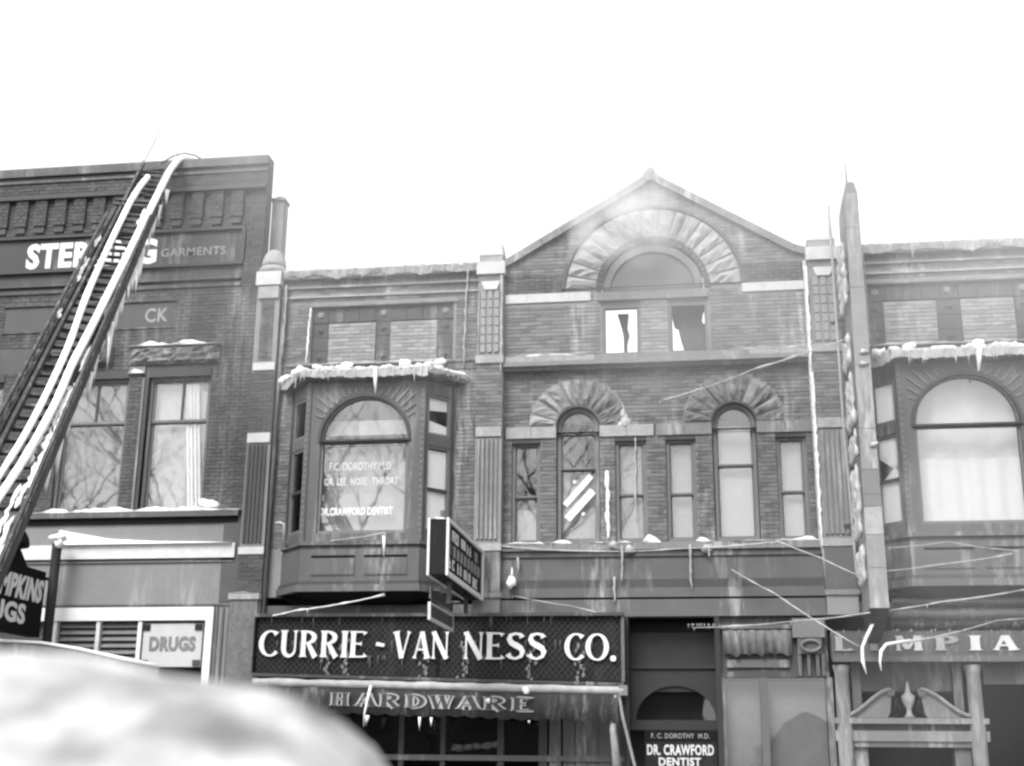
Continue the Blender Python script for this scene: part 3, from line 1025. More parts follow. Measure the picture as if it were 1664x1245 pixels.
vw = mat("voussoir_pale", .31, amt=.25, scale=6, bump=.9, bscale=16, frost=.3)
vg = mat("voussoir_grey", .2, amt=.3, scale=6, bump=.9, bscale=16, frost=.4)
vd = mat("voussoir_sooty", .125, amt=.3, scale=6, bump=.9, bscale=16, frost=.5)
voussoirs(ARC[0], ARC[1], 1.16, lambda a: 1.76, 17, 2, 178, F, lambda i: [vw, vw, vw, vw, vw, vg, vg, vg, vg, vg, vg, vg, vw, vw, vw, vw, vw][i], 5)
# hood moulding outside the voussoirs, brick ring inside
MB().prism(archp(ARC[0], 1.84, 10.99, ARC[1] + .08, top=ARC[1] + 1.82, n=36), F - .05, F + .005, [archp(ARC[0], 1.775, 10.991, ARC[1] + .08, top=ARC[1] + 1.765, n=36)]).build("hood_mould", stone_d, blk)
rr = random.Random(2)
for i in range(30):
    a0, a1 = pi * i / 30 + .006, pi * (i + 1) / 30 - .006
    P = [(ARC[0] + r_ * cos(a), ARC[1] + r_ * sin(a)) for r_, a in ((1.03, a0), (1.145, a0), (1.145, a1), (1.03, a1))]
    MB().prism(P, F - .03 - rr.random() * .01, F + .03).build("arch_brick", brick_dark, blk)
# lunette
lw = MB().prism(archp(ARC[0], 1.02, 10.89, ARC[1], top=ARC[1] + .99, n=28), F + .02, F + .14, [archp(ARC[0], .86, 10.95, ARC[1] + .02, top=ARC[1] + .83, n=28)]).build("lunette", wood, blk)
MB().prism(archp(ARC[0], .86, 10.95, ARC[1] + .02, top=ARC[1] + .83, n=28), F + .09, F + .11).build("pane", mat("smoked_glass", .06, rough=.2, amt=.6, scale=1.6, bump=.1, frost=.5, fscale=.6, spec=.6), lw, label="smoke blackened lunette glass")
# lintel with soot stains
for i in range(5):
    a = -2.04 + i * 2.23 / 5
    MB().box(a + .003, a + 2.23 / 5 - .003, F - .07, F + .1, 10.705, 10.88).build("lintel_block", stone_m, blk)
# attic windows: burnt out, open to the sky behind
for (a, c) in (w1, w2):
    w = MB().prism(rect(a + .002, c - .002, 9.572, 10.698), F + .02, F + .16, [rect(a + .06, c - .06, 9.6, 10.56)]).build("window", wood, blk, label="burnt out window frame open to the sky")
    MB().prism(rect(a + .06, c - .06, 9.6001, 10.5599), F + .05, F + .1, [rect(a + .08, c - .08, 9.62, 10.54)]).build("sash", wood_d, w)
MB().prism([(-1.66, 10.6), (-1.43, 10.6), (-1.46, 10.3), (-1.42, 10.15), (-1.47, 9.95), (-1.46, 9.55), (-1.53, 9.5), (-1.54, 10.1), (-1.58, 10.3)], F + .5, F + .62).build("charred_stud", charred, blk)
MB().prism([(-.58, 10.7), (.16, 10.7), (.08, 10.5), (.06, 10.34), (.12, 10.25), (.13, 9.5), (-.16, 9.5), (-.1, 9.68), (-.2, 9.62), (-.24, 9.4), (-.32, 9.4), (-.3, 9.7), (-.37, 9.95), (-.42, 10.2), (-.5, 10.25)], F + .4, F + .5).build("charred_partition", charred, blk)
# string course under the attic windows
for i in range(10):
    a = -3.92 + i * .609
    MB().box(a + .003, a + .606, F - .1, F + .1, 9.435, 9.56).build("string_stone", stone_g if i in (0, 1, 2, 8, 9) else stone_m, blk)
MB().box(-3.93, 2.16, F - .16, F + .2, 9.34, 9.43).build("string_course", stone_m, blk)
MB().box(-3.93, 2.16, F - .08, F + .2, 9.27, 9.34).build("string_course", stone_d, blk)  # darker stone paints the shadow under the projecting course
snow_strip(blk, -3.9, -2.3, 9.56, F - .1, F - .02, .05, 3)
snow_strip(blk, .6, 2.15, 9.56, F - .1, F - .02, .045, 4)

# second floor of the centre, set back between the piers
FB = F + .1
A1c, A2c = -2.45, .61
ah = .43
side = [(-3.77, -3.2), (-1.72, -1.1), (-.73, -.14), (1.39, 1.97)]
arches = [archp(A1c, ah, 5.78, 8.1, top=8.53), archp(A2c, ah, 5.78, 8.1, top=8.53)]
holes_b = [rect(a, c, 5.78, 7.83) for a, c in side] + arches
wall(blk, rect(-3.94, 2.17, 5.3, 9.27), holes_b, FB, F + .35)
vr = [archp(q, .99, 8.13, 8.13, top=9.12) for q in (A1c, A2c)]
imp = [rect(-3.9, A1c - ah, 7.89, 8.13), rect(A1c + ah, -.95, 7.89, 8.13), rect(-.9, A2c - ah, 7.89, 8.13), rect(A2c + ah, 2.13, 7.89, 8.13)]
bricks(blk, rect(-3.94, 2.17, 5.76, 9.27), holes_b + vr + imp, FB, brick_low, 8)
ms = [[stone_g, vd, vd, vg], [vd, stone_g, vg, vd]]
voussoirs(A1c, 8.13, .45, lambda a: .97, 11, 0, 180, FB, lambda i: [vd, vd, vd, vd, vd, vg, stone_g, vg, vw, vg, vw][i], 7)
voussoirs(A2c, 8.13, .45, lambda a: .97, 11, 0, 180, FB, lambda i: [vd, vg, vd, vg, vd, vd, vd, vd, vd, vd, vd][i], 9)
for k, (r_, m_) in enumerate(zip(imp, (stone_g, stone_g, stone_m, stone_m))):
    a, c = r_[0][0], r_[1][0]
    n = max(1, round((c - a) / .5))
    for i in range(n):
        MB().box(a + (c - a) * i / n + .004, a + (c - a) * (i + 1) / n - .004, FB - .05, FB + .003, 7.895, 8.125).build("impost_stone", m_, blk)
for q in (A1c, A2c):
    MB().prism(archp(q, .447, 8.0, 8.1, top=8.548), FB - .04, FB + .1, [archp(q, .415, 8.001, 8.1, top=8.515)]).build("arch_reveal", wood_d, blk)
wd = [
    window(blk, side[0][0], side[0][1], 5.79, 7.82, FB + .06, .06, 6.73, bl=[(5.85, 6.5, blind)]),
    window(blk, side[1][0], side[1][1], 5.79, 7.82, FB + .06, .07, 6.73, bl=[(5.85, 7.7, blind)]),
    window(blk, side[2][0], side[2][1], 5.79, 7.82, FB + .06, .07, 6.73, bl=[(5.85, 7.7, blind)]),
    window(blk, side[3][0], side[3][1], 5.79, 7.82, FB + .06, .07, 6.73, bl=[(5.85, 7.7, blind_l)]),
]
for a, c in side:
    MB().box(a, c, FB - .02, FB + .058, 7.8, 7.89).build("window_head", wood_d, blk)
wa1 = window(blk, A1c - .415, A1c + .415, 5.8, 8.1, FB + .07, .07, 7.28, arch=.415, bl=[(5.9, 7.2, blind)])
wa2 = window(blk, A2c - .415, A2c + .415, 5.8, 8.1, FB + .07, .07, 7.28, arch=.415, bl=[(5.9, 8.1, blind_l)])
# tape and paper pasted across the first arched window
for (x0, z0, x1, z1, w_) in ((-2.72, 6.56, -2.2, 7.14, .12), (-2.68, 6.28, -2.17, 6.84, .15)):
    d = Vector((x1 - x0, 0, z1 - z0)).normalized(); q = Vector((-d.z, 0, d.x)) * w_ / 2
    a, c = Vector((x0, FB + .1, z0)), Vector((x1, FB + .1, z1))
    MB().quadbox(a - q, c - q, c + q, a + q, (0, .012, 0)).build("pasted_strip", white, wa1, label="white paper strip pasted slantwise on the glass")
for x, z in ((-2.53, 7.02), (-2.36, 6.38)):
    MB().tube([(x, FB + .1, z), (x, FB + .115, z)], .04, 8).build("paper_dot", white_d, wa1)
# sill course
for i in range(12):
    a = -3.93 + i * .508
    MB().box(a + .003, a + .505, F - .1, F + .15, 5.62, 5.755).build("sill_stone", stone_m, blk)
MB().box(-3.93, 2.16, F - .04, F + .15, 5.5, 5.62).build("sill_moulding", stone_d, blk)  # dark tone paints the shadow line beneath the sill
for a, c, h in ((-3.85, -3.0, .05), (-2.95, -2.55, .12), (-2.2, -1.9, .03), (-1.75, -1.4, .08), (-1.2, -.85, .12), (-.2, 0.1, .1), (.5, 1.3, .03), (1.25, 2.15, .08)):
    snow_strip(blk, a, c, 5.75, F - .11, F + .02, h, int(a * 10) + 90, ice)
for x, h, z in ((-3.6, .3, 5.5), (-1.6, .7, 5.7), (-.3, .85, 5.7), (.05, .15, 5.6), (-1.75, .5, 5.1)):
    drip(blk, x, z, z - h, F - .1, .025, int(x * 10) + 50, ice_dull)
drip(blk, -1.87, 7.2, 5.85, FB - .02, .05, 4, ice)
drip(blk, -1.32, 7.85, 6.2, FB - .02, .022, 5, ice_dull)
MB().lump(-1.53, FB, 8.2, .13, .05, .16, 3).lump(-1.55, FB, 8.36, .06, .04, .14, 4).lump(-1.5, FB, 8.04, .2, .04, .1, 5).lump(-1.62, FB, 8.1, .1, .04, .1, 9).build("ice_lump", ice_dull, blk, smooth=True)
for a_, z_, k_ in ((-1.45, 5.62, 6), (.02, 5.64, 7), (-1.75, 5.7, 8)):
    MB().lump(a_, F - .08, z_, .11, .08, .08, k_).build("ice_lump", ice_dull, blk, smooth=True)

# frieze and beam over the shops
def frieze(x0, x1, top=5.5):
    MB().box(x0, x1, F + .0, F + .35, 5.06, top).build("frieze", metal, blk)
    MB().box(x0, x1, F - .03, F + .3, 4.9, 5.06).build("frieze_moulding", metal_d, blk)
    MB().box(x0, x1, F - .06, F + .3, 4.72, 4.9).build("frieze_moulding", metal, blk)
    MB().box(x0, x1, F - .02, F + .3, 4.68, 4.72).build("frieze_groove", black, blk)
    MB().box(x0, x1, F - .05, F + .3, 4.36, 4.68).build("shop_beam", metal, blk)
frieze(-3.94, 2.16)
MB().box(-8.69, -4.48, F - .05, F + .3, 4.36, 4.61).build("shop_beam", metal, blk)
MB().box(2.75, 6.6, F - .05, F + .3, 4.36, 4.61).build("shop_beam", metal, blk)

# --- piers
def pier(x0, x1, kind, seed):
    w = x1 - x0
    cx = (x0 + x1) / 2
    p = F - .15
    wall(blk, rect(x0, x1, .1 if kind == 'end' else 4.361, 11.62), [], p, F + .34, name="pier")
    z = 4.82
    MB().box(x0 - .03, x1 + .03, p - .04, F - .151 + .0, 4.72, 4.82).build("pier_base", stone_m, blk)
    if kind == 'end':
        bricks(blk, rect(x0, x1, 4.85, 5.6), [], p, brick_left, seed)
        MB().box(x0 - .02, x1 + .01, p - .04, p + .01, 5.62, 5.76).build("pier_stone", stone_w, blk)
    else:
        MB().box(x0, x1, p - .03, p + .002, 4.83, 5.6).build("pier_panel", metal, blk)
        MB().box(x0 - .02, x1 + .02, p - .05, p + .01, 5.62, 5.76).build("pier_stone", stone_g, blk)
    # reeded shaft
    n = 5
    for i in range(n):
        a = x0 + w * (.08 + .84 * i / n); c = x0 + w * (.08 + .84 * (i + .62) / n)
        MB().box(a, c, p - .045, p + .002, 5.85, 7.85).build("reed", stone_m if kind != 'end' else brick_left, blk)
    MB().box(x0 + .01, x1 - .01, p - .04, p + .002, 7.9, 8.1).build("pier_stone", stone_g if kind != 'end' else stone_w, blk)
    bricks(blk, rect(x0, x1, 8.12, 9.4), [], p, brick if kind != 'end' else brick_left, seed + 1)
    if kind != 'end':
        MB().box(x0 - .02, x1 + .02, p - .06, p + .01, 9.42, 9.58).build("pier_stone", stone_g, blk)
        for i in range(3):
            a = x0 + w * (.14 + .26 * i)
            for k in range(7):
                MB().box(a, a + w * .17, p - .035, p + .002, 9.66 + k * .19, 9.83 + k * .19).build("pier_block", brick_pale, blk)
        for a in (x0 + .005, x1 - .045):
            MB().box(a, a + .04, p - .03, p + .002, 9.6, 10.98).build("pier_fillet", stone_m, blk)
        MB().prism([(cx - .13, 11.0), (cx + .13, 11.0), (cx + .17, 11.1), (cx + .2, 11.18), (cx - .2, 11.18), (cx - .17, 11.1)], p - .05, p + .002).build("pier_corbel", stone_w, blk)
        bricks(blk, rect(x0, x1, 11.18, 11.32), [], p, brick, seed + 4)
        MB().box(x0 - .03, x1 + .03, p - .06, F + .37, 11.34, 11.61).build("pier_stone", stone_w, blk)
        MB().box(x0 + .02, x1 - .02, p - .02, F + .32, 11.62, 11.76).build("pier_cap", stone_g, blk)
        a, c, d, e = x0 + .01, x1 - .01, p - .03, F + .33
        vs = [(a, d, 11.76), (c, d, 11.76), (c, e, 11.76), (a, e, 11.76), (a + .05, d + .05, 12.08), (c - .05, d + .05, 12.08), (c - .05, e - .05, 12.08), (a + .05, e - .05, 12.08), (cx, (d + e) / 2, 12.2)]
        MB().add(vs, [(0, 1, 5, 4), (1, 2, 6, 5), (2, 3, 7, 6), (3, 0, 4, 7), (4, 5, 8), (5, 6, 8), (6, 7, 8), (7, 4, 8)]).build("pier_cap", stone_w, blk)
    else:
        MB().box(x0 + .02, x1 - .01, p - .04, p + .002, 9.44, 9.6).build("pier_stone", stone_w, blk)
        bricks(blk, rect(x0 + .1, x1 - .1, 9.65, 10.98), [], p, brick_dark, seed + 2)
        MB().box(x0 + .04, x1 - .02, p - .05, p + .002, 11.02, 11.29).build("pier_stone", stone_g, blk)
        MB().box(x0 - .02, x1 + .02, p - .08, F + .36, 11.31, 11.61).build("pier_stone", stone_w, blk)
        MB().tube([(cx, F + .07, 11.61), (cx, F + .07, 11.66), (cx, F + .07, 11.72), (cx, F + .07, 11.78)], [.27, .31, .31, .26], 20).build("pier_cap", stone_g, blk, smooth=True)
        pts = [(cx, F + .07, 11.78 + .42 * sin(t)) for t in [i * pi / 2 / 8 for i in range(9)]]
        MB().tube(pts, [.265 * cos(i * pi / 2 / 8 * .97) for i in range(9)], 20).build("dome_cap", stone_g, blk, smooth=True)

pier(PA[0], PA[1], 'end', 50)
pier(PB[0], PB[1], 'mid', 60)
pier(PC[0], PC[1], 'mid', 70)
pier(6.63, 7.15, 'mid', 80)
drip(blk, -3.97, 11.3, 9.2, F - .18, .03, 66, ice_dull)
drip(blk, -4.7, 11.6, 9.3, F - .1, .02, 67, ice_dull, dx=-.06)
drip(blk, -8.05, 10.8, 9.55, F - .05, .025, 68, ice, dx=-.03)
# flue behind the end pier
ch = MB().box(-9.24, -8.97, F + .5, F + .8, 9.2, 13.55).build("chimney", brick_pale, blk)
MB().box(-9.26, -8.95, F + .47, F + .83, 13.55, 13.62).build("chimney_cap", stone_m, ch)
MB().tube([(-9.105, F + .65, 13.62), (-9.105, F + .65, 13.7)], [.15, .09], 10).build("chimney_pot", stone_m, ch)
# rain pipes
pp = [(2.12, F - .1, 11.35), (2.13, F - .1, 5.8), (2.18, F - .1, 5.5), (2.2, F - .1, 4.9)]
MB().tube(pp, .045, 10).build("rain_pipe", ice_dull, blk, smooth=True, label="rain pipe coated with white ice")
drip(blk, 2.13, 11.2, 9.0, F - .16, .035, 90, ice); drip(blk, 2.14, 9.0, 5.6, F - .16, .035, 91, ice)
MB().tube([(-8.6, F - .1, 11.3), (-8.63, F - .1, 8), (-8.64, F - .1, 4.7), (-8.66, F - .12, 3.2), (-8.66, F - .12, .15)], .045, 10).build("rain_pipe", metal_d, blk, smooth=True, label="dark rain pipe in the corner beside the drugstore")
drip(blk, -8.57, 11.3, 9.7, F - .14, .02, 92, ice_dull)
# little bracket lamp arm
br = MB().tube([(-8.25, F - .02, 5.75), (-8.22, F - .3, 5.78), (-8.2, F - .45, 5.95), (-8.2, F - .5, 6.15), (-8.28, F - .5, 6.18), (-8.38, F - .5, 6.17)], [.03, .03, .03, .035, .035, .025], 8).build("bracket_arm", ice_dull, blk, smooth=True)

# --- shopfronts
# hardware shop interior and frame
MB().box(-8.6, -1.6, F + 2.9, F + 3.0, .13, 4.3).build("shop_back_wall", black, blk)
for x, w_ in ((-8.5, .1), (-5.82, .1), (-5.02, .09), (-3.92, .12), (-3.12, .16), (-1.62, .14)):
    MB().box(x - w_ / 2, x + w_ / 2, F + .02, F + .14, .13, 3.2).build("shop_post", entry_m, blk)  # posts coloured near-black to paint the shade under the awning
MB().box(-8.5, -1.6, F + .0, F + .16, 1.72, 1.82).build("shop_rail", metal_d, blk)
MB().box(-8.5, -1.6, F + .0, F + .3, .13, .6).build("stall_riser", entry_m, blk)
for a, c in ((-8.45, -5.87), (-5.77, -5.07), (-4.97, -3.98), (-3.86, -3.2)):
    MB().box(a, c, F + .07, F + .08, 1.82, 3.2).build("shop_pane", glass_shop, blk)
for k, x in enumerate((-3.0, -2.75, -2.52, -2.3, -2.08, -1.86)):
    MB().box(x, x + .215, F + .03 + (k % 2) * .02, F + .12, .6, 3.1).build("door_board", metal_d, blk, label=None)  # boards darkened in colour for deeper shade at street level
rr = random.Random(5)
for i in range(5):
    x = -4.85 + i * .19
    MB().lump(x, F + .7, 1.95 + .02 * i, .12, .1, .06, i).build("shop_goods", mat("goods", .2), blk, smooth=True)
# entry between the shops

MB().box(-1.5, .099, F + .75, F + .85, .13, 4.36).build("entry_wall", entry_m, blk)
MB().box(-1.58, -1.5, F - .05, F + .8, .13, 4.36).build("entry_jamb", entry_m, blk)
MB().box(.1, .2, F - .04, F + .8, .13, 4.36).build("entry_jamb", entry_m, blk)
MB().box(-1.5, .1, F + .3, F + .74, 3.42, 3.5).build("entry_rail", entry_m, blk)
MB().box(-1.5, .1, F + .35, F + .74, 3.0, 3.42).build("entry_panel", entry_m, blk)
MB().box(-1.5, .1, F + .45, F + .74, 3.5, 4.1).build("entry_panel", entry_m, blk)
MB().prism(rect(-1.5, .1, 2.4, 3.28), F + .3, F + .4, [archp(-.66, .74, 2.48, 2.48, top=3.1)]).build("entry_arch", entry_m, blk)
MB().prism(archp(-.66, .74, 2.48, 2.48, top=3.1), F + .36, F + .37).build("fanlight", glass_shop, blk)
MB().box(-1.5, .1, F + .25, F + .4, 2.3, 2.4).build("entry_rail", entry_m, blk)
ice_fringe(blk, -.4, .2, 4.2, F - .06, .04, .149, 12, ice_dull, .018, .05)
# Olympia shop
MB().box(.2, 6.6, F + 2.9, F + 3.0, .13, 4.3).build("shop_back_wall", dark, blk)
MB().box(.2, 2.15, F + .08, F + .3, 3.3, 4.36).build("transom_ground", sign_grey, blk)
MB().box(.2, 1.5, F - .06, F + .07, 4.12, 4.2).build("awning_box", metal, blk)
vs, fs = [], []
n = 40
for i in range(n + 1):
    x = .25 + 1.25 * i / n
    z = 3.62 + .05 * abs(sin(i * .42)) + .05 * mnoise.noise(Vector((x * 3, 0, 0)))
    vs += [(x, F - .04 + .02 * sin(i), 4.1), (x, F - .06 + .03 * sin(i * 1.3), z), (x, F - .02 + .03 * sin(i * 1.3), z), (x, F + .0 + .02 * sin(i), 4.1)]
for i in range(n):
    for k in range(3): fs.append((4 * i + k, 4 * i + k + 1, 4 * i + k + 5, 4 * i + k + 4))
MB().add(vs, fs).build("torn_valance", mat("valance_grey", .14, amt=.5, scale=4, frost=.5, fscale=2), blk, smooth=True)
MB().box(.3, 1.45, F + .02, F + .08, 3.42, 3.56).build("transom_bar", metal, blk)
MB().box(.2, 2.15, F + .0, F + .1, 3.24, 3.34).build("transom_bar", metal_d, blk)
for x, w_ in ((.2, .1), (.96, .14), (2.14, .12)):
    MB().box(x - w_ / 2, x + w_ / 2, F + .0, F + .12, .13, 3.24).build("shop_post", metal, blk)
for a, c in ((.25, .89), (1.03, 2.08)):
    MB().box(a, c, F + .06, F + .07, .6, 3.24).build("shop_pane", glass_shop, blk)
    MB().box(a, c, F + .3, F + .31, .6, 3.2).build("window_backing", mat("backing_grey", .2, bump=0), blk)
    MB().box(a - .05, c + .05, F - .01, F + .2, .13, .6).build("stall_riser", entry_m, blk)
# pilaster with oval medallion
MB().box(1.52, 2.1, F - .12, F + .08, 3.95, 4.3).build("pilaster_head", metal_l, blk)
MB().box(1.6, 2.04, F - .1, F + .08, 3.66, 3.95).build("pilaster_head", metal, blk)
ring = MB()
pts = [(1.84 + .17 * cos(a), F - .14, 3.8 + .1 * sin(a)) for a in [2 * pi * i / 20 for i in range(21)]]
ring.tube(pts, .03, 6).build("medallion", metal_l, blk, smooth=True)
for x in (1.6, 1.76, 1.92, 2.02):
    MB().box(x, x + .06, F - .08, F + .08, 3.26, 3.66).build("pilaster_reed", metal, blk)
# door surround: columns, entablature, broken pediment, urn
for x in (2.36, 4.66):
    pts = [(x, F - .1, z) for z in (.13, .4, .5, 2.3, 2.6, 3.3, 3.45)]
    MB().tube(pts, [.17, .17, .14, .135, .13, .125, .16], 16).build("column", metal_l, blk, smooth=True)
for x in (2.62, 4.4):
    MB().box(x - .08, x + .08, F + .02, F + .1, .13, 3.5).build("pilaster_strip", metal, blk)
MB().box(2.7, 4.3, F + .1, F + .2, 3.0, 3.55).build("door_head_panel", metal_d, blk)
MB().box(2.2, 4.85, F - .2, F + .1, 2.42, 2.52).build("entablature", metal_l, blk)
MB().box(2.25, 4.8, F - .06, F + .1, 2.3, 2.42).build("entablature", metal_d, blk)
MB().box(2.2, 4.85, F - .14, F + .1, 2.12, 2.3).build("entablature", metal_l, blk)
MB().box(2.25, 4.8, F - .1, F + .1, 2.02, 2.12).build("entablature", metal, blk)
for x in (3.9, 4.55, 3.5):
    MB().box(x - .03, x + .03, F - .09, F - .05, 2.3, 2.42).build("dentil", metal_l, blk)
for sgn in (-1, 1):
    cx_ = 3.47
    P = []
    N = 12
    for i in range(N + 1):
        t = i / N
        P.append((cx_ + sgn * (1.1 - .85 * t), 2.53 + .46 * (t * t * (3 - 2 * t))))
    low = [(cx_ + sgn * .3, 2.6), (cx_ + sgn * .35, 2.53)]
    MB().prism(P + low, F - .1, F + .08).build("pediment_wing", metal_l, blk)
    MB().tube([(x, F - .13, z + .03) for x, z in P], .04, 8).build("scroll", metal_l, blk, smooth=True)
    MB().tube([(cx_ + sgn * .27, F - .15, 2.97), (cx_ + sgn * .27, F - .08, 2.97)], .075, 12).build("rosette", metal, blk)
MB().tube([(3.5, F - .1, 2.53), (3.5, F - .1, 2.6), (3.5, F - .1, 2.68), (3.5, F - .1, 2.8), (3.5, F - .1, 2.9), (3.5, F - .1, 2.96), (3.5, F - .1, 3.16)], [.1, .05, .04, .1, .12, .05, .01], 12).build("urn", stone_g, blk, smooth=True)
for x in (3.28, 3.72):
    MB().lump(x, F - .02, 2.72, .07, .06, .13, 3).build("pediment_hollow", black, blk, smooth=True)  # black lumps paint the shade of the hollows beside the urn
MB().box(2.75, 4.25, F + .4, F + .5, .13, 2.02).build("door_opening", black, blk)  # black sheet paints the darkness inside the doorway
MB().box(2.5, 2.75, F - .02, F + .45, .13, 2.02).build("door_jamb", metal, blk)
MB().box(4.25, 4.52, F - .02, F + .45, .13, 2.02).build("door_jamb", metal, blk)
MB().box(4.85, 6.6, F + .0, F + .12, 3.12, 3.5).build("transom_bar", metal_d, blk)
MB().box(4.85, 6.6, F + .05, F + .06, .6, 3.12).build("shop_pane", glass_shop, blk)
MB().box(4.85, 6.6, F - .02, F + .2, .13, .6).build("stall_riser", entry_m, blk)

# torn awning layers and ice under the right oriel
fold = mat("fold_grey", .065, amt=.4, scale=3, frost=.6, fscale=1.5)
rr = random.Random(3)
for i, (z0, z1, y, m_) in enumerate(((4.5, 4.62, F - .35, fold), (4.1, 4.36, F - .12, fold), (4.25, 4.45, F - .28, metal))):
    n = 30
    vs, fs = [], []
    for k in range(n + 1):
        x = 3.3 + 3.3 * k / n
        a = .03 * mnoise.noise(Vector((x * 2, i, 0)))
        vs += [(x, y, z1 + a), (x, y - .08, (z0 + z1) / 2 + a), (x, y, z0 + a), (x, y + .1, (z0 + z1) / 2 + a)]
    for k in range(n):
        for q in range(4): fs.append((4 * k + q, 4 * k + (q + 1) % 4, 4 * k + 4 + (q + 1) % 4, 4 * k + 4 + q))
    fs += [(0, 1, 2, 3), (4 * n + 3, 4 * n + 2, 4 * n + 1, 4 * n)]
    MB().add(vs, fs).build("awning_fold", m_, blk, smooth=True)

# ------------------------------------------------------------------ THE DRUGSTORE BUILDING
drg = empty("drugstore_building", (-13, F, 0), "dark brick building on the left with a long painted sign board under its corbelled parapet", "building")
LX0, LX1 = -21.0, -9.2
MB().box(LX0, LX0 + .3, F + .342, F + 12, .1, 11.0).box(LX1 - .35, LX1 - .05, F + .342, F + 12, .1, 11.0).box(LX0, LX1 - .05, F + 12, F + 12.3, .1, 11.0).build("side_walls", brick_left, drg)
MB().box(LX0 + .3, LX1 - .36, F + .35, F + 12, 10.6, 10.7).build("roof", dark, drg)
MB().box(LX0 + .3, LX1 - .36, F + 3, F + 3.1, .13, 10.5).build("rear_partition", dark, drg)
MB().box(LX0 + .3, LX1 - .36, F + .36, F + 2.99, 5.2, 5.3).build("upper_floor", dark, drg)
wl = [(-20.7, -19.2), (-19.0, -17.4), (-16.4, -14.78), (-13.42, -11.95), (-11.5, -10.14)]
holes = [rect(a, c, 6.53, 9.6) for a, c in wl]
wall(drg, rect(LX0, LX1, 4.7, 14.22), holes, F + .02, F + .34, mortar_d)
sgn_r = rect(-16.6, -9.6, 11.88, 12.72)
sunk = [rect(-14.95, -12.9, 10.55, 11.12), rect(-12.55, -11.1, 10.55, 11.12)]
bricks(drg, rect(-16.9, -9.62, 6.53, 11.4), holes + sunk + [rect(-12.0, -9.96, 9.66, 10.12), rect(-16.8, -13.1, 9.66, 10.12)], F + .02, brick_left, 101)
bricks(drg, rect(-16.9, -9.2, 12.72, 14.05), [], F + .02, brick_left, 102)
bricks(drg, rect(-9.6, -9.2, 6.53, 12.72), [], F - .03, brick_left, 103)
MB().box(-9.61, -9.2, F - .03, F + .02, 4.7, 12.7).build("corner_pilaster", mortar_d, drg)
MB().box(-16.9, -9.62, F - .01, F + .02, 11.66, 11.88).build("frieze_band", brick_left, drg)
MB().box(-16.9, -9.2, F - .05, F + .34, 14.22, 14.42).build("coping", stone_d, drg)
MB().box(-16.9, -9.2, F - .03, F + .019, 14.06, 14.12).build("moulding", stone_d, drg)
MB().box(-16.9, -9.62, F - .05, F + .019, 11.56, 11.64).build("moulding", brick_left, drg)
MB().box(-16.9, -9.62, F - .03, F + .019, 11.4, 11.48).build("moulding", brick_left, drg)
for r_ in sunk:
    a, c = r_[0][0], r_[1][0]
    MB().box(a, c, F + .05 - .02, F + .05, 10.55, 11.12).build("sunk_panel", mat("panel_smooth", .055, amt=.2), drg)
    MB().box(a - .04, c + .04, F - .02, F + .019, 11.12, 11.16).build("panel_hood", brick_dark, drg)
    MB().box(a - .04, c + .04, F - .015, F + .019, 10.51, 10.55).build("panel_ledge", brick_left, drg)
# corbel table
x = -16.8
i = 0
while x < -9.75:
    MB().box(x, x + .28, F - .055, F + .019, 13.0, 13.62).build("corbel", mortar_d, drg)
    bricks(drg, rect(x, x + .28, 13.0, 13.62), [], F - .055, brick_left, 200 + i, bl=.14)
    MB().box(x + .03, x + .25, F - .035, F + .019, 12.85, 12.995).build("corbel_foot", brick_left, drg)
    x += .455; i += 1
MB().box(-16.9, -9.2, F - .12, F + .019, 13.625, 13.72).build("moulding", brick_left, drg)
# upper lintels, window sashes, mid pier cap
def lintel(x0, x1, m_, seed):
    rr = random.Random(seed)
    vs, fs = [], []
    nx, nz = 20, 6
    for j in range(nz + 1):
        for i in range(nx + 1):
            e = i in (0, nx) or j in (0, nz)
            vs.append((x0 + (x1 - x0) * i / nx, F - (.02 if e else .06 + rr.random() * .08), 9.69 + .4 * j / nz))
    for j in range(nz):
        for i in range(nx):
            q = j * (nx + 1) + i
            fs.append((q, q + 1, q + nx + 2, q + nx + 1))
    b = MB().add(vs, fs)
    b.box(x0, x1, F - .019, F + .05, 9.69, 10.09)
    b.build("lintel", m_, drg)
lintel(-11.98, -9.97, stone_rough, 1)
lintel(-16.8, -15.0, stone_rough, 3)
lintel(-14.0, -12.35, mat("lintel_dark", .06, amt=.4, scale=8, bump=.8), 2)
snow_strip(drg, -12.0, -9.95, 10.09, F - .12, F + .01, .09, 5, snow)
for k, (a, c) in enumerate(wl):
    MB().box(a, c, F - .01, F + .1, 9.42, 9.6).build("window_head", wood_d, drg)
    mx_ = [(a + c) / 2] if k != 4 else [-10.78]
    window(drg, a, c, 6.54, 9.42, F + .1, .06, 8.47, fm=wood, mull=mx_, sash=.05, bl=[(6.6, 9.3, mat("backdrop_dim", .16, bump=0) if k < 4 else blind_l)] if k >= 3 else None)
MB().box(-11.62, -11.5, F - .02, F + .14, 6.55, 9.42).build("jamb_post", wood_d, drg)
MB().box(-11.62, -11.58, F - .05, F - .021, 6.55, 9.4).build("jamb_bead", metal_l, drg)
MB().box(-11.95, -11.6, F - .03, F + .1, 9.5, 9.66).build("pier_cap", stone_m, drg)
snow_strip(drg, -11.95, -11.6, 9.5, F - .08, F + .0, .1, 8, snow)
curtain(drg, -10.55, -10.22, 6.6, 9.3, F + .22, cloth, 4, .03, skew=-.25)
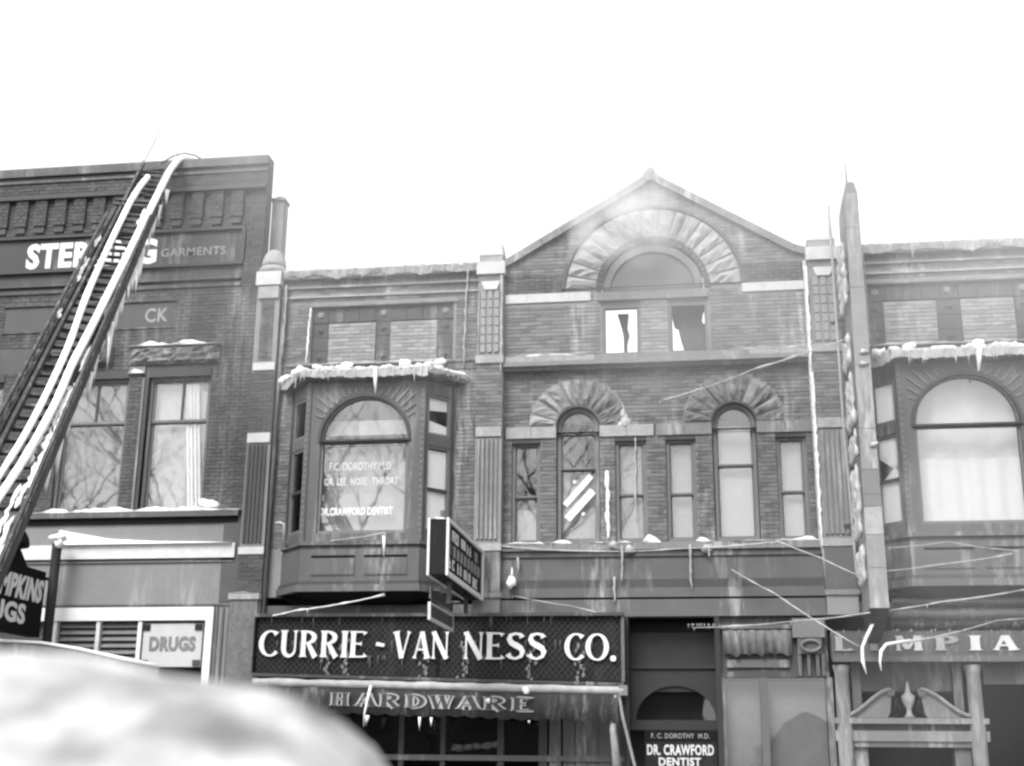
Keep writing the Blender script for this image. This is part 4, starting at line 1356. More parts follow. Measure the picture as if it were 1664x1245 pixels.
# sill with snow
MB().box(-16.9, -9.3, F - .12, F + .06, 6.42, 6.53).build("sill", stone_d, drg)
MB().box(-16.9, -9.33, F - .05, F + .02, 6.3, 6.42).build("sill_moulding", black, drg)  # black strip paints the shadow under the snowy sill
snow_strip(drg, -13.95, -9.25, 6.53, F - .13, F + .0, .1, 9, snow)
MB().lump(-10.0, F + .02, 6.68, .22, .08, .1, 3).build("snow_lump", snow, drg, smooth=True)
MB().box(-16.9, -9.3, F + .0, F + .3, 5.87, 6.3).build("apron_board", grey_p, drg)
MB().box(-16.9, -9.34, F - .07, F + .3, 5.58, 5.87).build("cornice_board", white_d, drg)
MB().box(-16.9, -9.36, F - .03, F + .3, 5.52, 5.58).build("cornice_shadow_board", metal_d, drg)
MB().box(-16.9, -9.36, F - .05, F - .03, 5.5, 5.52).build("cornice_bead", metal_l, drg)
MB().box(-16.9, -9.34, F - .01, F + .3, 4.66, 5.5).build("fascia", grey_p, drg)
MB().box(-16.9, -9.34, F - .02, F - .011, 4.62, 4.66).build("fascia_foot", metal_d, drg)
MB().box(-16.9, -9.68, F - .08, F + .2, 4.34, 4.6).build("shop_frame", white, drg)
MB().box(-9.83, -9.68, F - .08, F + .2, .2, 4.339).build("shop_frame", white, drg)
MB().box(-9.67, -9.3, F - .0, F + .3, .13, 4.66).build("shop_pilaster", grey_p, drg)
for x in (-9.62, -9.5, -9.38):
    MB().box(x - .02, x + .02, F - .03, F + .0, .2, 4.6).build("pilaster_reed", metal, drg)
MB().box(-9.29, -8.73, F - .22, F + .0, 3.0, 4.72).build("rubble_pier", mat("rubble", .11, amt=.6, scale=7, bump=1, bscale=10, frost=.4, fscale=2), drg)
MB().box(-9.33, -8.7, F - .26, F + .0, 4.722, 4.84).build("pier_ledge", stone_g, drg)
snow_strip(drg, -9.33, -8.72, 4.84, F - .26, F - .17, .03, 19, snow)
# louvred transom
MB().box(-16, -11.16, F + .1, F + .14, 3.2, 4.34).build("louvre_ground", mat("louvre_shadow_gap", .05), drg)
for a, c in ((-12.92, -12.12), (-12.04, -11.26)):
    for k in range(8):
        z = 3.3 + k * .13
        MB().quadbox((a, F + .02, z), (c, F + .02, z), (c, F + .09, z + .075), (a, F + .09, z + .075), (0, 0, .018)).build("louvre_slat", metal_l, drg)
for x in (-13.0, -12.08, -11.2):
    MB().box(x - .04, x + .04, F - .05, F + .1, 3.2, 4.34).build("louvre_mullion", white_d if x < -12 else white, drg)
for k in range(6):
    MB().quadbox((-13.3, F + .02, 3.45 + k * .14), (-13.05, F + .02, 3.45 + k * .14), (-13.05, F + .09, 3.52 + k * .14), (-13.3, F + .09, 3.52 + k * .14), (0, 0, .018)).build("louvre_slat", metal_l, drg)
# wedge of snow on the cornice board
vs, fs = [], []
prof = [(-13.1, 6.18), (-12.8, 6.12), (-12.4, 6.05), (-12.0, 5.98), (-11.5, 5.95), (-11.0, 5.92), (-10.5, 5.91), (-9.9, 5.9), (-9.4, 5.88)]
for x, z in prof:
    z += .015 * mnoise.noise(Vector((x * 5, 0, 0)))
    vs += [(x, F - .02, 5.86), (x, F - .16, 5.87), (x, F - .1, z), (x, F - .01, z + .01)]
for i in range(len(prof) - 1):
    for k in range(4): fs.append((4 * i + k, 4 * i + 4 + k, 4 * i + 4 + (k + 1) % 4, 4 * i + (k + 1) % 4))
fs += [(0, 1, 2, 3), tuple(4 * len(prof) - 4 + k for k in (3, 2, 1, 0))]
MB().add(vs, fs).build("snow", snow, drg, kind="stuff")

# painted sign board
sb = empty("painted_sign_board", (-13.1, F, 11.9), "long framed board with big white block letters STERLING high on the drugstore building", "sign")
MB().box(-16.6, -9.66, F - .03, F + .015, 11.93, 12.68).build("board", mat("board_face", .05, amt=.25, scale=1.5, frost=.3), sb)
for (a, c, z0, z1) in ((-16.62, -9.6, 12.68, 12.74), (-16.62, -9.6, 11.87, 11.93), (-9.66, -9.58, 11.931, 12.679)):
    MB().box(a, c, F - .1, F + .018, z0, z1).build("frame", wood_d, sb)
fs_ = Frame((0, F - .03, 0))
sans("STERLING", fs_, -14.6, -11.58, 11.98, 12.58, white, sb, .012, .045)
sans("GARMENTS", fs_, -11.48, -10.02, 12.13, 12.32, faded, sb, .006, .01)
sans("CK", Frame((0, F + .03, 0)), -11.74, -11.22, 10.66, 10.98, stone_g, drg, .012, .02)

# DRUGS notice
dn = empty("drugs_notice", (-10.5, F, 3.46), "pale rectangular board reading DRUGS beside the louvres", "sign")
MB().box(-11.12, -9.9, F - .02, F + .12, 3.44, 4.28).build("board", mat("notice_board", .45, amt=.12, bump=.05), dn)
sans("DRUGS", Frame((0, F - .02, 0)), -10.98, -10.02, 3.74, 4.03, mat("notice_grey", .14, amt=.2, bump=0), dn, .012, .05)
for x, z in ((-11.06, 4.2), (-9.98, 4.2), (-11.06, 3.5), (-9.98, 3.5)):
    MB().prism([(x - .07, z - .05), (x + .07, z - .05), (x + .07, z + .07), (x - .07, z + .07)], F - .05, F - .02).build("corner_bracket", sign_dark if z > 4 else metal_d, dn)

# ------------------------------------------------------------------ SIGNS AND AWNINGS
# long fascia sign: sags to the right
fsg = empty("fascia_sign", (-5.2, F - .3, 3.2), "long black fascia sign over wire mesh reading CURRIE - VAN NESS CO.", "sign")
YS = F - .28
SG = lambda t, a, b: a + (b - a) * t
MB().prism([(-8.68, 3.31), (-1.62, 3.14), (-1.62, 4.34), (-8.68, 4.36)], YS, YS + .2).build("board", sign_dark, fsg)
fr_b = MB()
fr_b.prism([(-8.72, 4.36), (-1.58, 4.34), (-1.58, 4.4), (-8.72, 4.42)], YS - .12, YS + .22)
fr_b.prism([(-8.72, 3.24), (-1.58, 3.06), (-1.58, 3.12), (-8.72, 3.3)], YS - .1, YS + .22)
fr_b.build("frame", metal_d, fsg)
MB().prism([(-8.72, 3.3), (-8.68, 3.3), (-8.68, 4.36), (-8.72, 4.36)], YS - .08, YS + .1).build("frame", black, fsg)
MB().prism([(-1.62, 3.13), (-1.56, 3.13), (-1.56, 4.34), (-1.62, 4.34)], YS - .08, YS + .1).build("frame", metal, fsg)
MB().box(-5.12, -5.06, YS - .035, YS, 3.24, 4.34).build("centre_bar", black, fsg)
ms_ = MB()
st = .115
k = 0
x = -8.68 - 1.1
while x < -1.6:
    for sgn in (1, -1):
        z0, z1 = 3.32, 4.33
        xa, xb = (x, x + 1.0) if sgn > 0 else (x + 1.0, x)
        # clip to the board
        A, B_ = Vector((xa, z0)), Vector((xb, z1))
        t0, t1 = 0, 1
        dx = B_.x - A.x
        for lim in (-8.66, -1.64):
            t = (lim - A.x) / dx
            if lim == -8.66:
                if dx > 0: t0 = max(t0, t)
                else: t1 = min(t1, t)
            else:
                if dx > 0: t1 = min(t1, t)
                else: t0 = max(t0, t)
        if t1 - t0 > .03:
            P, Q = A.lerp(B_, t0), A.lerp(B_, t1)
            # the mesh hangs lower towards the right, like the board
            f_ = lambda p: p.y - .165 * (p.x + 8.68) / 7.06 * (1 - (p.y - 3.3))
            ms_.bar((P.x, YS - .02 - (.004 if sgn > 0 else 0), f_(P)), (Q.x, YS - .02 - (.004 if sgn > 0 else 0), f_(Q)), .006, .006, (0, 1, 0))
    x += st
ms_.build("wire_mesh", mesh_grey, fsg, kind="stuff")
th = -.014
fr_s = Frame((-8.62, YS - .045, 3.61), (cos(th), 0, sin(th)), (-sin(th), 0, cos(th)))
for wd_, a, c in (("CURRIE", .02, 2.17), ("-", 2.3, 2.55), ("VAN", 2.66, 3.78), ("NESS", 4.02, 5.63), ("CO.", 5.95, 6.95)):
    serif_word(wd_, fr_s, a, c, 0, .5, white, fsg, .03, t=.175, s=.06, slant=0)
ib = MB()
rr = random.Random(8)
for i in range(46):
    x = rr.uniform(-8.5, -1.8)
    ib.cone(x, YS - .05, rr.choice((4.36, 3.62, 3.9)) , .016, rr.uniform(.08, .3))
for cx_ in (-5.35, -4.6, -3.3, -2.4, -6.9, -7.3):
    for i in range(14):
        z = 3.24 + i * .05 - .165 * (cx_ + 8.68) / 7.06
        ib.lump(cx_ + rr.uniform(-.1, .1), YS - .05, z + .06, .03, .015, .04, i, 6, 4)
ib.build("icicles", mat("ice_thin", .12, rough=.3, amt=.5, scale=8), fsg, kind="stuff")

# rolled awning with HARDWARE valance
aw = empty("hardware_awning", (-4.8, F - .9, 2.9), "rolled shop awning stiff with ice, its scalloped valance reading HARDWARE", "awning")
YA = F - .55
def dz(x): return -.022 * (x + 8.7)
pts = [(x, YA, 3.12 + dz(x) + .012 * mnoise.noise(Vector((x * 3, 0, 0)))) for x in [-8.6 + .15 * i for i in range(48)]]
rr = random.Random(4)
MB().tube(pts, [.075 + .025 * mnoise.noise(Vector((p[0] * 2.2, 1, 0))) for p in pts], 12).build("roller", canvas_l, aw, smooth=True)
n = 140
vs, fs = [], []
for i in range(n + 1):
    x = -8.4 + 6.72 * i / n
    sc_ = .045 * abs(sin(pi * (x + 8.4) / .3))
    zb = 2.62 + dz(x) * 1.2 - sc_ - .02 * mnoise.noise(Vector((x, 3, 0)))
    dy = .015 * sin(x * 9)
    vs += [(x, YA - .02, 3.06 + dz(x)), (x, YA - .05 + dy, zb), (x, YA - .035 + dy, zb), (x, YA - .005, 3.05 + dz(x))]
for i in range(n):
    for k in range(3): fs.append((4 * i + k, 4 * i + k + 1, 4 * i + k + 5, 4 * i + k + 4))
MB().add(vs, fs).build("valance", canvas, aw, smooth=True)
th2 = -.024
YV = YA - .075
fr_v = Frame((-7.35, YV, 2.69), (cos(th2), 0, sin(th2)), (-sin(th2), 0, cos(th2)))
hw_m = mat("letter_grey", .26, amt=.4, scale=8, bump=0)
k = 0
for c, px0, px1 in (("H", 538, 566), ("A", 577, 612), ("R", 618, 650), ("D", 660, 693), ("W", 698, 738), ("A", 742, 780), ("R", 788, 823), ("E", 833, 866)):
    a = at(px0, 1145, YV).x + 7.35; e = at(px1, 1145, YV).x + 7.35
    serif_word(c, fr_v, a, e, 0, .24, hw_m, aw, .008, t=.3, s=.16, bold=.07)
    serif_word(c, Frame(fr_v.o + Vector((0, -.009, 0)), fr_v.x, fr_v.z), a, e, 0.006, .234, canvas, aw, .006, t=.2, s=.06, bold=.0, name="letter_core")
# arms
MB().tube([(-1.66, YA, 3.05 + dz(-1.7)), (-1.6, F - .5, 2.5), (-1.4, F - .2, 1.6)], .03, 6).build("awning_arm", canvas_l, aw)
MB().tube([(-1.72, YA, 3.05 + dz(-1.7)), (-1.78, F - .5, 2.3), (-1.7, F - .3, 1.3)], [.03, .06, .09], 6).build("awning_arm", canvas_l, aw, smooth=True)
MB().tube([(-8.45, YA, 3.1), (-8.45, F - .2, 2.0)], .03, 6).build("awning_arm", metal_d, aw)
MB().box(-1.66, -1.5, YA - .06, YA + .06, 2.88, 3.06).build("roller_end", metal_l, aw)
ic = MB()
for x, L in ((-5.34, .26), (-5.12, .18), (-6.35, .2), (-6.32, .12), (-3.3, .06)):
    ic.cone(x, YA - .05, 2.57 + dz(x) * 1.2, .03, L, 6)
ic.tube([(-6.28, YA - .09, 3.05), (-6.33, YA - .09, 2.8), (-6.38, YA - .09, 2.55), (-6.39, YA - .08, 2.3)], [.03, .03, .02, .005], 6)
ic.lump(-4.05, YA - .1, 2.78, .04, .03, .04, 2).lump(-3.35, YA - .08, 2.96, .07, .03, .07, 5)
ic.build("icicles", ice, aw, smooth=True, kind="stuff")

# projecting box sign
ps = empty("projecting_sign", (-4.41, 24.9, 4.6), "deep box sign with white rim sticking out from the pier above the hardware shop", "sign")
xL, xR, yN, yFar, z0, z1 = -4.55, -4.27, 21.2, 24.7, 4.66, 5.58
MB().box(xL, xR, yN, yFar, z0, z1).build("casing", sign_dark, ps)
for x, s_ in ((xR, 1), (xL, -1)):
    e = .05 * s_
    a, c = sorted((x + .001 * s_, x + .04 * s_))
    rim = MB()
    rim.box(a, c, yN - .03, yN + .07, z0 - .02, z1 + .02)
    rim.box(a, c, yFar - .07, yFar + .03, z0 - .02, z1 + .02)
    rim.box(a, c, yN + .07, yFar - .07, z1 - .04, z1 + .02)
    rim.box(a, c, yN + .07, yFar - .07, z0 - .02, z0 + .06)
    rim.build("rim", white, ps)
fp = Frame((xR + .001, yN, 0), (0, 1, 0), (0, 0, 1), (1, 0, 0))
rr = random.Random(9)
for a, c, q0, q1, m_ in ((.45, 1.1, 5.28, 5.47, white), (1.3, 1.75, 5.3, 5.47, white), (1.85, 2.4, 5.28, 5.45, white_d), (2.65, 3.0, 5.27, 5.45, faded),
                         (.2, .85, 4.8, 4.98, white), (1.0, 1.5, 4.8, 4.98, white), (1.6, 2.3, 4.8, 4.97, white_d), (2.5, 3.1, 4.78, 4.96, white)):
    g_ = MB()
    n_ = max(2, int((c - a) / .22))
    for q_ in range(n_):
        u0 = a + (c - a) * q_ / n_; u1 = u0 + (c - a) / n_ * .8; t_ = .08
        bars = [(u0, u0 + t_, q0, q1)]
        if rr.random() < .6: bars.append((u1 - t_, u1, q0, q1))
        for zz in rr.sample((q0, (q0 + q1) / 2 - .02, q1 - .045), 2): bars.append((u0 + t_ + .001, u1 - t_ - .001, zz, zz + .045))
        for (b0, b1, c0, c1) in bars:
            g_.quadbox(fp.p(b0, c0, .006), fp.p(b1, c0, .006), fp.p(b1, c1, .006), fp.p(b0, c1, .006), (-.005, 0, 0))
    g_.build("worn_lettering", m_, ps)
for k in range(9):
    a = .25 + k * .34
    MB().quadbox(fp.p(a, 5.03, .006), fp.p(a + .2, 5.03, .006), fp.p(a + .2, 5.22, .006), fp.p(a, 5.22, .006), (-.005, 0, 0)).build("letter_panel", faded if k else mesh_grey, ps)
snow_strip(ps, xL, xR, z1, yN, yN + .4, .04, 3, snow)
MB().box(xL + .1, xR - .1, yN + .3, yN + .36, z1, z1 + .2).build("stay_lug", metal_d, ps)
for y in (22.2, 23.8):
    MB().box(xL + .1, xR - .1, y, y + .04, 4.3, z0).build("hanger", metal_d, ps)
MB().tube([(-4.41, yFar - .1, 5.1), (-4.3, F - .1, 5.1)], .04, 8).build("mount_pipe", metal_d, ps)
hs = empty("hanging_sign", (-4.69, 23, 4.0), "small white framed board hanging beneath the projecting box sign", "sign")
MB().box(-4.71, -4.68, 22.0, 24.0, 4.05, 4.26).build("board", sign_grey, hs)
MB().box(-4.72, -4.67, 21.98, 24.02, 4.0, 4.05).box(-4.72, -4.67, 21.98, 24.02, 4.26, 4.3).box(-4.72, -4.67, 21.96, 22.0, 4.0, 4.3).box(-4.72, -4.67, 24.0, 24.04, 4.0, 4.3).build("frame", white_d, hs)
MB().box(-4.71, -4.68, 22.0, 24.0, 4.36, 4.56).box(-4.705, -4.685, 22.1, 22.14, 4.3, 4.36).box(-4.705, -4.685, 23.8, 23.84, 4.3, 4.36).box(-4.7, -4.5, 22.1, 22.14, 4.5, 4.54).box(-4.7, -4.5, 23.8, 23.84, 4.5, 4.54).build("upper_board", sign_grey, hs)

# bulb-shaped lump of ice on the frieze
il = MB().lump(0, 0, 0, .1, .08, .12, 2).lump(.02, 0, .16, .025, .02, .1, 4).build("hanging_ice", ice, None, smooth=True)
il.location = (-3.72, F - .2, 5.0)
MB().tube([(0, 0, 0), (0, .2, 0)], .015, 6).build("hook", metal_d, il).location = (0, 0, 0)
tag(il, "white pear shaped knob of ice hanging on the frieze right of the box sign", "ice")

# drugstore projecting sign
tp = empty("drugstore_projecting_sign", (-13.05, 24.5, 4.0), "black sign with white letters MPKINS above GS jutting out at the left edge", "sign")
xs_ = -13.02
yf = 24.4; yn = 21.5
zt, zb_ = at(78, 930, yf).z, at(70, 1036, yf).z
MB().box(xs_ - .22, xs_, yn, yf, zb_, zt).build("casing", black, tp)
MB().add([(xs_ - .2, 22.2, zt), (xs_ - .02, 22.2, zt), (xs_ - .02, 23.7, zt), (xs_ - .2, 23.7, zt)] +
         [(xs_ - .18, 22.5, zt + .3), (xs_ - .04, 22.5, zt + .3), (xs_ - .04, 23.4, zt + .3), (xs_ - .18, 23.4, zt + .3)],
         [(0, 1, 5, 4), (1, 2, 6, 5), (2, 3, 7, 6), (3, 0, 4, 7), (4, 5, 6, 7)]).build("crest", black, tp)
MB().tube([(xs_ - .1, 23.0, zt + .3 + .42 * sin(i * pi / 16)) for i in range(9)], [.4 * cos(i * pi / 16 * .97) for i in range(9)], 14).build("crest", black, tp, smooth=True, label="rounded black ornament on top of the sign")
MB().lump(xs_ + .2, 22.75, zt + .5, .03, .07, .12, 7).build("ice_spot", ice, tp, smooth=True)  # white lump imitates the specular highlight on the black crest
ft = Frame((xs_ + .001, 0, 0), (0, 1, 0), (0, 0, 1), (1, 0, 0))
hh = zt - zb_
sans("TOMPKINS", ft, 22.0, 24.27, zt - .5 * hh, zt - .14 * hh, white, tp, .012, .045, slant=.1)
sans("DRUGS", ft, 21.65, 23.75, zt - .86 * hh, zt - .56 * hh, white, tp, .012, .04)
MB().box(xs_ - .13, xs_ - .08, yf, F + .0, zt - .12, zt - .07).build("bracket", black, tp)
so = empty("sign_post", (-12.95, 24.6, .13), "dark upright pipe with a cap of snow between the black sign and the louvres", "post")
MB().tube([(-12.93, 24.55, .13), (-12.93, 24.55, 5.9)], .095, 12).build("pipe", sign_dark, so, smooth=True)
MB().lump(-12.93, 24.55, 5.95, .17, .15, .08, 3).lump(-12.88, 24.5, 5.84, .09, .09, .09, 4).build("snow_cap", snow, so, smooth=True)

# doorway notices
en = empty("doctor_notice", (-.57, F + .2, 2.08), "narrow dark name board with small pale letters over the stair doorway", "sign")
MB().box(-1.24, .08, F + .18, F + .24, 2.09, 2.3).build("board", black, en)
sans("F. C. DOROTHY  M.D.", Frame((0, F + .18, 0)), -1.12, -.05, 2.15, 2.24, faded, en, .006, .01)
en2 = empty("dentist_notice", (-.57, F + .2, 1.6), "dark board with white letters DR. CRAWFORD DENTIST below the name board", "sign")
MB().box(-1.24, .08, F + .17, F + .24, 1.45, 2.08).build("board", sign_dark, en2)
sans("DR. CRAWFORD", Frame((0, F + .17, 0)), -1.2, .02, 1.85, 2.04, white_d, en2, .008, .03)
sans("DENTIST", Frame((0, F + .17, 0)), -.99, -.22, 1.66, 1.81, white_d, en2, .008, .03)

# OLYMPIA fascia
ol = empty("shop_name_board", (3.9, F - .2, 3.5), "dark shop name board with white letters OLYMPIA over the pedimented doorway", "sign")
MB().box(2.2, 6.6, F - .22, F + .1, 3.56, 4.05).build("board", sign_grey, ol)
MB().box(2.2, 6.6, F - .3, F - .22, 3.5, 3.6).build("ledge", metal, ol)
fol = Frame((0, F - .22, 0))
for c, px0, px1, m_ in (("L", 1357, 1388, white_d), ("Y", 1402, 1440, white_d), ("M", 1455, 1500, white), ("P", 1520, 1558, white_d), ("I", 1576, 1596, white), ("A", 1612, 1655, white)):
    a, e = at(px0, 1052, F - .22).x, at(px1, 1052, F - .22).x
    serif_word(c, fol, a, e, 3.7, 3.96, stone_g if m_ is white_d else white_d, ol, .03, t=.24, s=.12)
ice_fringe(ol, 2.3, 6.5, 4.06, F - .24, .0, .12, 5, ice_dull, .02, .2)

# vertical blade sign
bs = empty("blade_sign", (2.95, 24, 3.9), "tall narrow pale metal blade sign seen edge on, rising above the roofline", "sign")
yb0, yb1 = 23.4, 24.55
def edge(z):     # left and right x of its front edge at height z
    t = (z - 4.3) / 8.0
    return 2.77 + .03 * t, 3.09 - .0 - .05 * t
segs = [4.3, 5.0, 5.58, 6.08, 6.3, 6.75, 7.5, 8.7, 10.2, 11.4, 12.1]
for i in range(len(segs) - 1):
    a, c = segs[i], segs[i + 1]
    (l0, r0), (l1, r1) = edge(a), edge(c)
    m_ = stone_g if i == 2 else metal_l if i in (3, 4) else zinc
    MB().add([(l0, yb0, a + .008), (r0, yb0, a + .008), (r0, yb1, a + .008), (l0, yb1, a + .008), (l1, yb0, c), (r1, yb0, c), (r1, yb1, c), (l1, yb1, c)],
             [(0, 1, 5, 4), (1, 2, 6, 5), (2, 3, 7, 6), (3, 0, 4, 7), (4, 5, 6, 7), (3, 2, 1, 0)]).build("casing_panel", m_, bs)
l1, r1 = edge(12.1)
MB().add([(l1, yb0, 12.1), (r1, yb0, 12.1), (r1, yb1, 12.1), (l1, yb1, 12.1), (l1 + .05, yb0 + .05, 12.35), (r1 - .05, yb0 + .05, 12.35), (r1 - .05, yb1 - .1, 12.35), (l1 + .05, yb1 - .1, 12.35)],
         [(0, 1, 5, 4), (1, 2, 6, 5), (2, 3, 7, 6), (3, 0, 4, 7), (4, 5, 6, 7)]).build("casing_panel", metal_l, bs)
MB().tube([(2.88, 23.6, 12.35), (2.88, 23.6, 12.85)], [.02, .008], 6).build("spike", metal_l, bs)
MB().tube([(2.6, 24.4, 12.3), (2.62, 24.4, 8), (2.7, 24.5, 5)], .025, 6).build("conduit", ice_dull, bs)
l0, r0 = edge(4.3)
MB().add([(l0, yb0, 4.3), (r0, yb0, 4.3), (r0, yb1, 4.3), (l0, yb1, 4.3), (l0 + .05, yb0 + .55, 3.85), (r0 - .08, yb0 + .55, 3.85), (r0 - .08, yb1, 3.8), (l0 + .05, yb1, 3.8)],
         [(0, 1, 5, 4), (1, 2, 6, 5), (2, 3, 7, 6), (3, 0, 4, 7), (7, 6, 5, 4)]).build("tapered_foot", sign_dark, bs)
il_ = MB()
rr = random.Random(12)
for (za, zb2) in ((4.75, 5.45), (5.6, 6.9), (7.0, 7.5), (7.6, 8.6), (8.75, 9.35), (9.9, 11.2)):
    for yy in (yb0 + .15, yb0 + .5, yb0 + .85):
        n_ = max(4, int((zb2 - za) / .08))
        il_.tube([(2.735 - .03 * rr.random(), yy + .06 * rr.random(), za + (zb2 - za) * k / n_ + rr.uniform(-.1, .1) * (k == n_)) for k in range(n_ + 1)],
                 [.006] + [.025 + .075 * abs(mnoise.noise(Vector((k * .6, za, yy)))) + .02 * rr.random() for k in range(n_ - 1)] + [.015], 7)
for x, z in ((2.95, 8.95), (2.93, 8.72), (3.02, 7.2)):
    il_.lump(x, yb0 - .02, z, .08, .03, .05, int(z * 3), 8, 5)
for k in range(16):
    il_.lump(3.1 + rr.random() * .02, yb0 + .3, 9.3 + k * .12, .012, .04, .09, k + 40, 6, 4)
il_.build("ice_crust", ice_dull, bs, smooth=True, kind="stuff")
for sgn, y in ((0, 23.9), (1, 24.4)):
    MB().tube([(2.9, 24.5, 6 + sgn * 4), (2.55, F - .16, 6 + sgn * 4)], .03, 6).build("wall_bracket", metal_d, bs)
drp = MB()
drp.tube([at(1420, 1010, 23.7), at(1408, 1035, 23.8), at(1401, 1052, 23.8), at(1402, 1075, 23.8), at(1408, 1095, 23.8)], [.03, .035, .03, .035, .01], 6)
drp.tube([at(1480, 1040, 23.9), at(1440, 1047, 23.8), at(1432, 1058, 23.8), at(1430, 1075, 23.8), at(1432, 1090, 23.8)], [.02, .03, .035, .02, .01], 6)
drp.build("ice_tassels", ice, bs, smooth=True)

# ------------------------------------------------------------------ ICED CABLES
def cable(pts, r, m_, label, sag=.0, seed=0, beads=True):
    A = [at(*p) for p in pts]
    P = []
    rr = random.Random(seed)
    for i in range(len(A) - 1):
        n = max(4, int((A[i + 1] - A[i]).length / .12))
        for k in range(n):
            t = k / n
            p = A[i].lerp(A[i + 1], t)
            p.z -= (sag + .02 * (A[i + 1] - A[i]).length) * 4 * t * (1 - t) * .6
            P.append(p)
    P.append(A[-1])
    r *= .66
    rs = [r * (.55 + .9 * rr.random() ** 2 + (.5 if mnoise.noise(Vector((i * .13, seed, 0))) > .15 else 0)) for i in range(len(P))]
    o = P[0]
    b = MB().tube(P, rs, 6)
    if beads:
        for p in P[::7]:
            if rr.random() < .35: b.cone(p.x, p.y, p.z, r * .8, r * (3 + 8 * rr.random()))
    ob = b.build("iced_cable", m_, None, smooth=True, origin=tuple(o))
    return tag(ob, label, "cable", "iced cables and stays strung across the fronts")

cable([(1072, 652, F - .08), (1140, 632, F - .4), (1225, 600, F - .8), (1312, 572, F - 1.1), (1372, 552, 23.7)], .026, ice_dull, "thick white iced stay running up from the gable front wall to the blade sign", seed=1)
cable([(815, 888, F - .12), (990, 896, F - .2), (1100, 892, F - .3), (1265, 880, F - .9), (1330, 905, F - 1.1), (1392, 934, 23.7)], .02, ice_dull, "iced wire along the centre sill course", seed=2)
cable([(1188, 925, F - .08), (1260, 965, F - .6), (1320, 1005, F - 1.0), (1395, 1050, 23.8)], .022, ice_dull, "iced stay slanting down from the frieze to the foot of the blade sign", seed=3)
cable([(1128, 1020, F - .1), (1285, 1010, F - .5), (1410, 996, 23.5), (1530, 978, F - 1.3), (1664, 958, F - .9), (1760, 945, F - .5)], .02, ice_dull, "long iced wire above the name board, rising to the right edge", seed=4)
cable([(1436, 1048, 23.8), (1520, 1035, F - 1), (1620, 1008, F - .5), (1700, 1000, F - .1)], .02, ice_dull, "short iced stay from the blade sign foot rising over the white letters", seed=5)
cable([(1440, 928, 23.6), (1520, 918, F - 1.0), (1645, 900, F - .7)], .018, ice_dull, "iced wire across the apron of the right oriel", seed=6)
cable([(1445, 890, 23.6), (1540, 880, F - .8), (1600, 890, F - .7), (1740, 900, F - .5)], .016, ice_dull, "thin iced wire along the sill of the right oriel", seed=7)
cable([(436, 1002, F - .35), (480, 992, F - .5), (560, 980, F - .65), (625, 966, F - .62)], .028, ice, "white iced stay between the left end of the fascia sign and the left oriel", seed=8)
cable([(448, 893, F - .1), (500, 884, F - .5), (560, 876, F - .72), (625, 866, F - .7)], .018, ice_dull, "thin iced wire along the sill of the left oriel", seed=9)
cable([(833, 968, F - .1), (930, 985, F - .25), (1003, 1002, F - .32)], .016, ice_dull, "thin iced wire falling from the frieze to the right end of the fascia sign", seed=10)
for k, (x, y0_, y1_, lab) in enumerate(((624, 866, 905, "short icicle hanging below the left oriel window"), (575, 870, 874, None), (840, 560, 570, None))):
    if lab:
        p = at(x, y0_, YO - .05); q = at(x, y1_, YO - .05)
        o = MB().tube([p, (p + q) / 2, q], [.04, .03, .008], 6).build("icicle", ice, None, smooth=True, origin=tuple(p))
        tag(o, lab, "icicle")
p = at(610, 596, YO - .3); q = at(610, 640, YO - .3)
o = MB().tube([p, p.lerp(q, .5), q], [.035, .04, .008], 6).build("icicle", ice, None, smooth=True, origin=tuple(p))
tag(o, "long icicle hanging from the middle of the left oriel cornice over the arch", "icicle")
p = at(1592, 560, YO - .3); q = at(1590, 603, YO - .3)
o = MB().tube([p, p.lerp(q, .5), q], [.05, .05, .02], 6).build("icicle", ice, None, smooth=True, origin=tuple(p))
tag(o, "thick icicle hanging from the right oriel cornice onto its arch", "icicle")

# ------------------------------------------------------------------ FIRE LADDER
LA = at(42, 720, 15.5); LB = at(252, 275, 24.72)
ld = (LB - LA).normalized()
lw_ = Vector((ld.y, -ld.x, 0)).normalized()
if lw_.x < 0: lw_ = -lw_
ln = lw_.cross(ld).normalized()           # towards the sky side of the ladder
if ln.y > 0: ln = -ln
L0 = LA - ld * ((LA.z - 1.4) / ld.z)      # foot on the truck bed, out of the picture
lad = empty("aerial_ladder", tuple(L0), "long dark two-section fire ladder leaning up to the parapet of the drugstore building", "ladder")
def LP(s, w, h=0.0): return L0 + ld * s + lw_ * w + ln * h
Ltot = (LB - L0).length
for w in (-.37, .37):
    MB().bar(LP(0, w), LP(Ltot * .86, w), .07, .2, ln).build("rail", steel, lad, label="heavy rail of the bed section")
for w in (-.27, .27):
    MB().bar(LP(Ltot * .3, w, .06), LP(Ltot + .25, w, .06), .05, .1, ln).build("rail", steel, lad, label="light rail of the fly section")
# top truss rails
for w in (-.4, .4):
    MB().bar(LP(0, w, .22), LP(Ltot * .8, w, .22), .04, .05, ln).build("truss_rail", steel, lad)
    s = .2
    k = 0
    while s < Ltot * .8 - .5:
        MB().bar(LP(s, w, .1), LP(s + .35, w, .2), .02, .03, ln).build("truss_brace", steel, lad)
        s += .5; k += 1
s = .3
while s < Ltot:
    ww_ = .34 if s < Ltot * .86 else .25
    MB().bar(LP(s, -ww_), LP(s, ww_), .05, .05, ln).build("rung", steel, lad)
    s += .34
for s in (Ltot * .86, Ltot * .845):
    MB().bar(LP(s, -.42, .05), LP(s, .42, .05), .1, .16, ln).build("crosshead", steel, lad)
MB().lump(*LP(Ltot * .87, .38, .1), .1, .1, .1, 3).build("pulley", steel, lad)
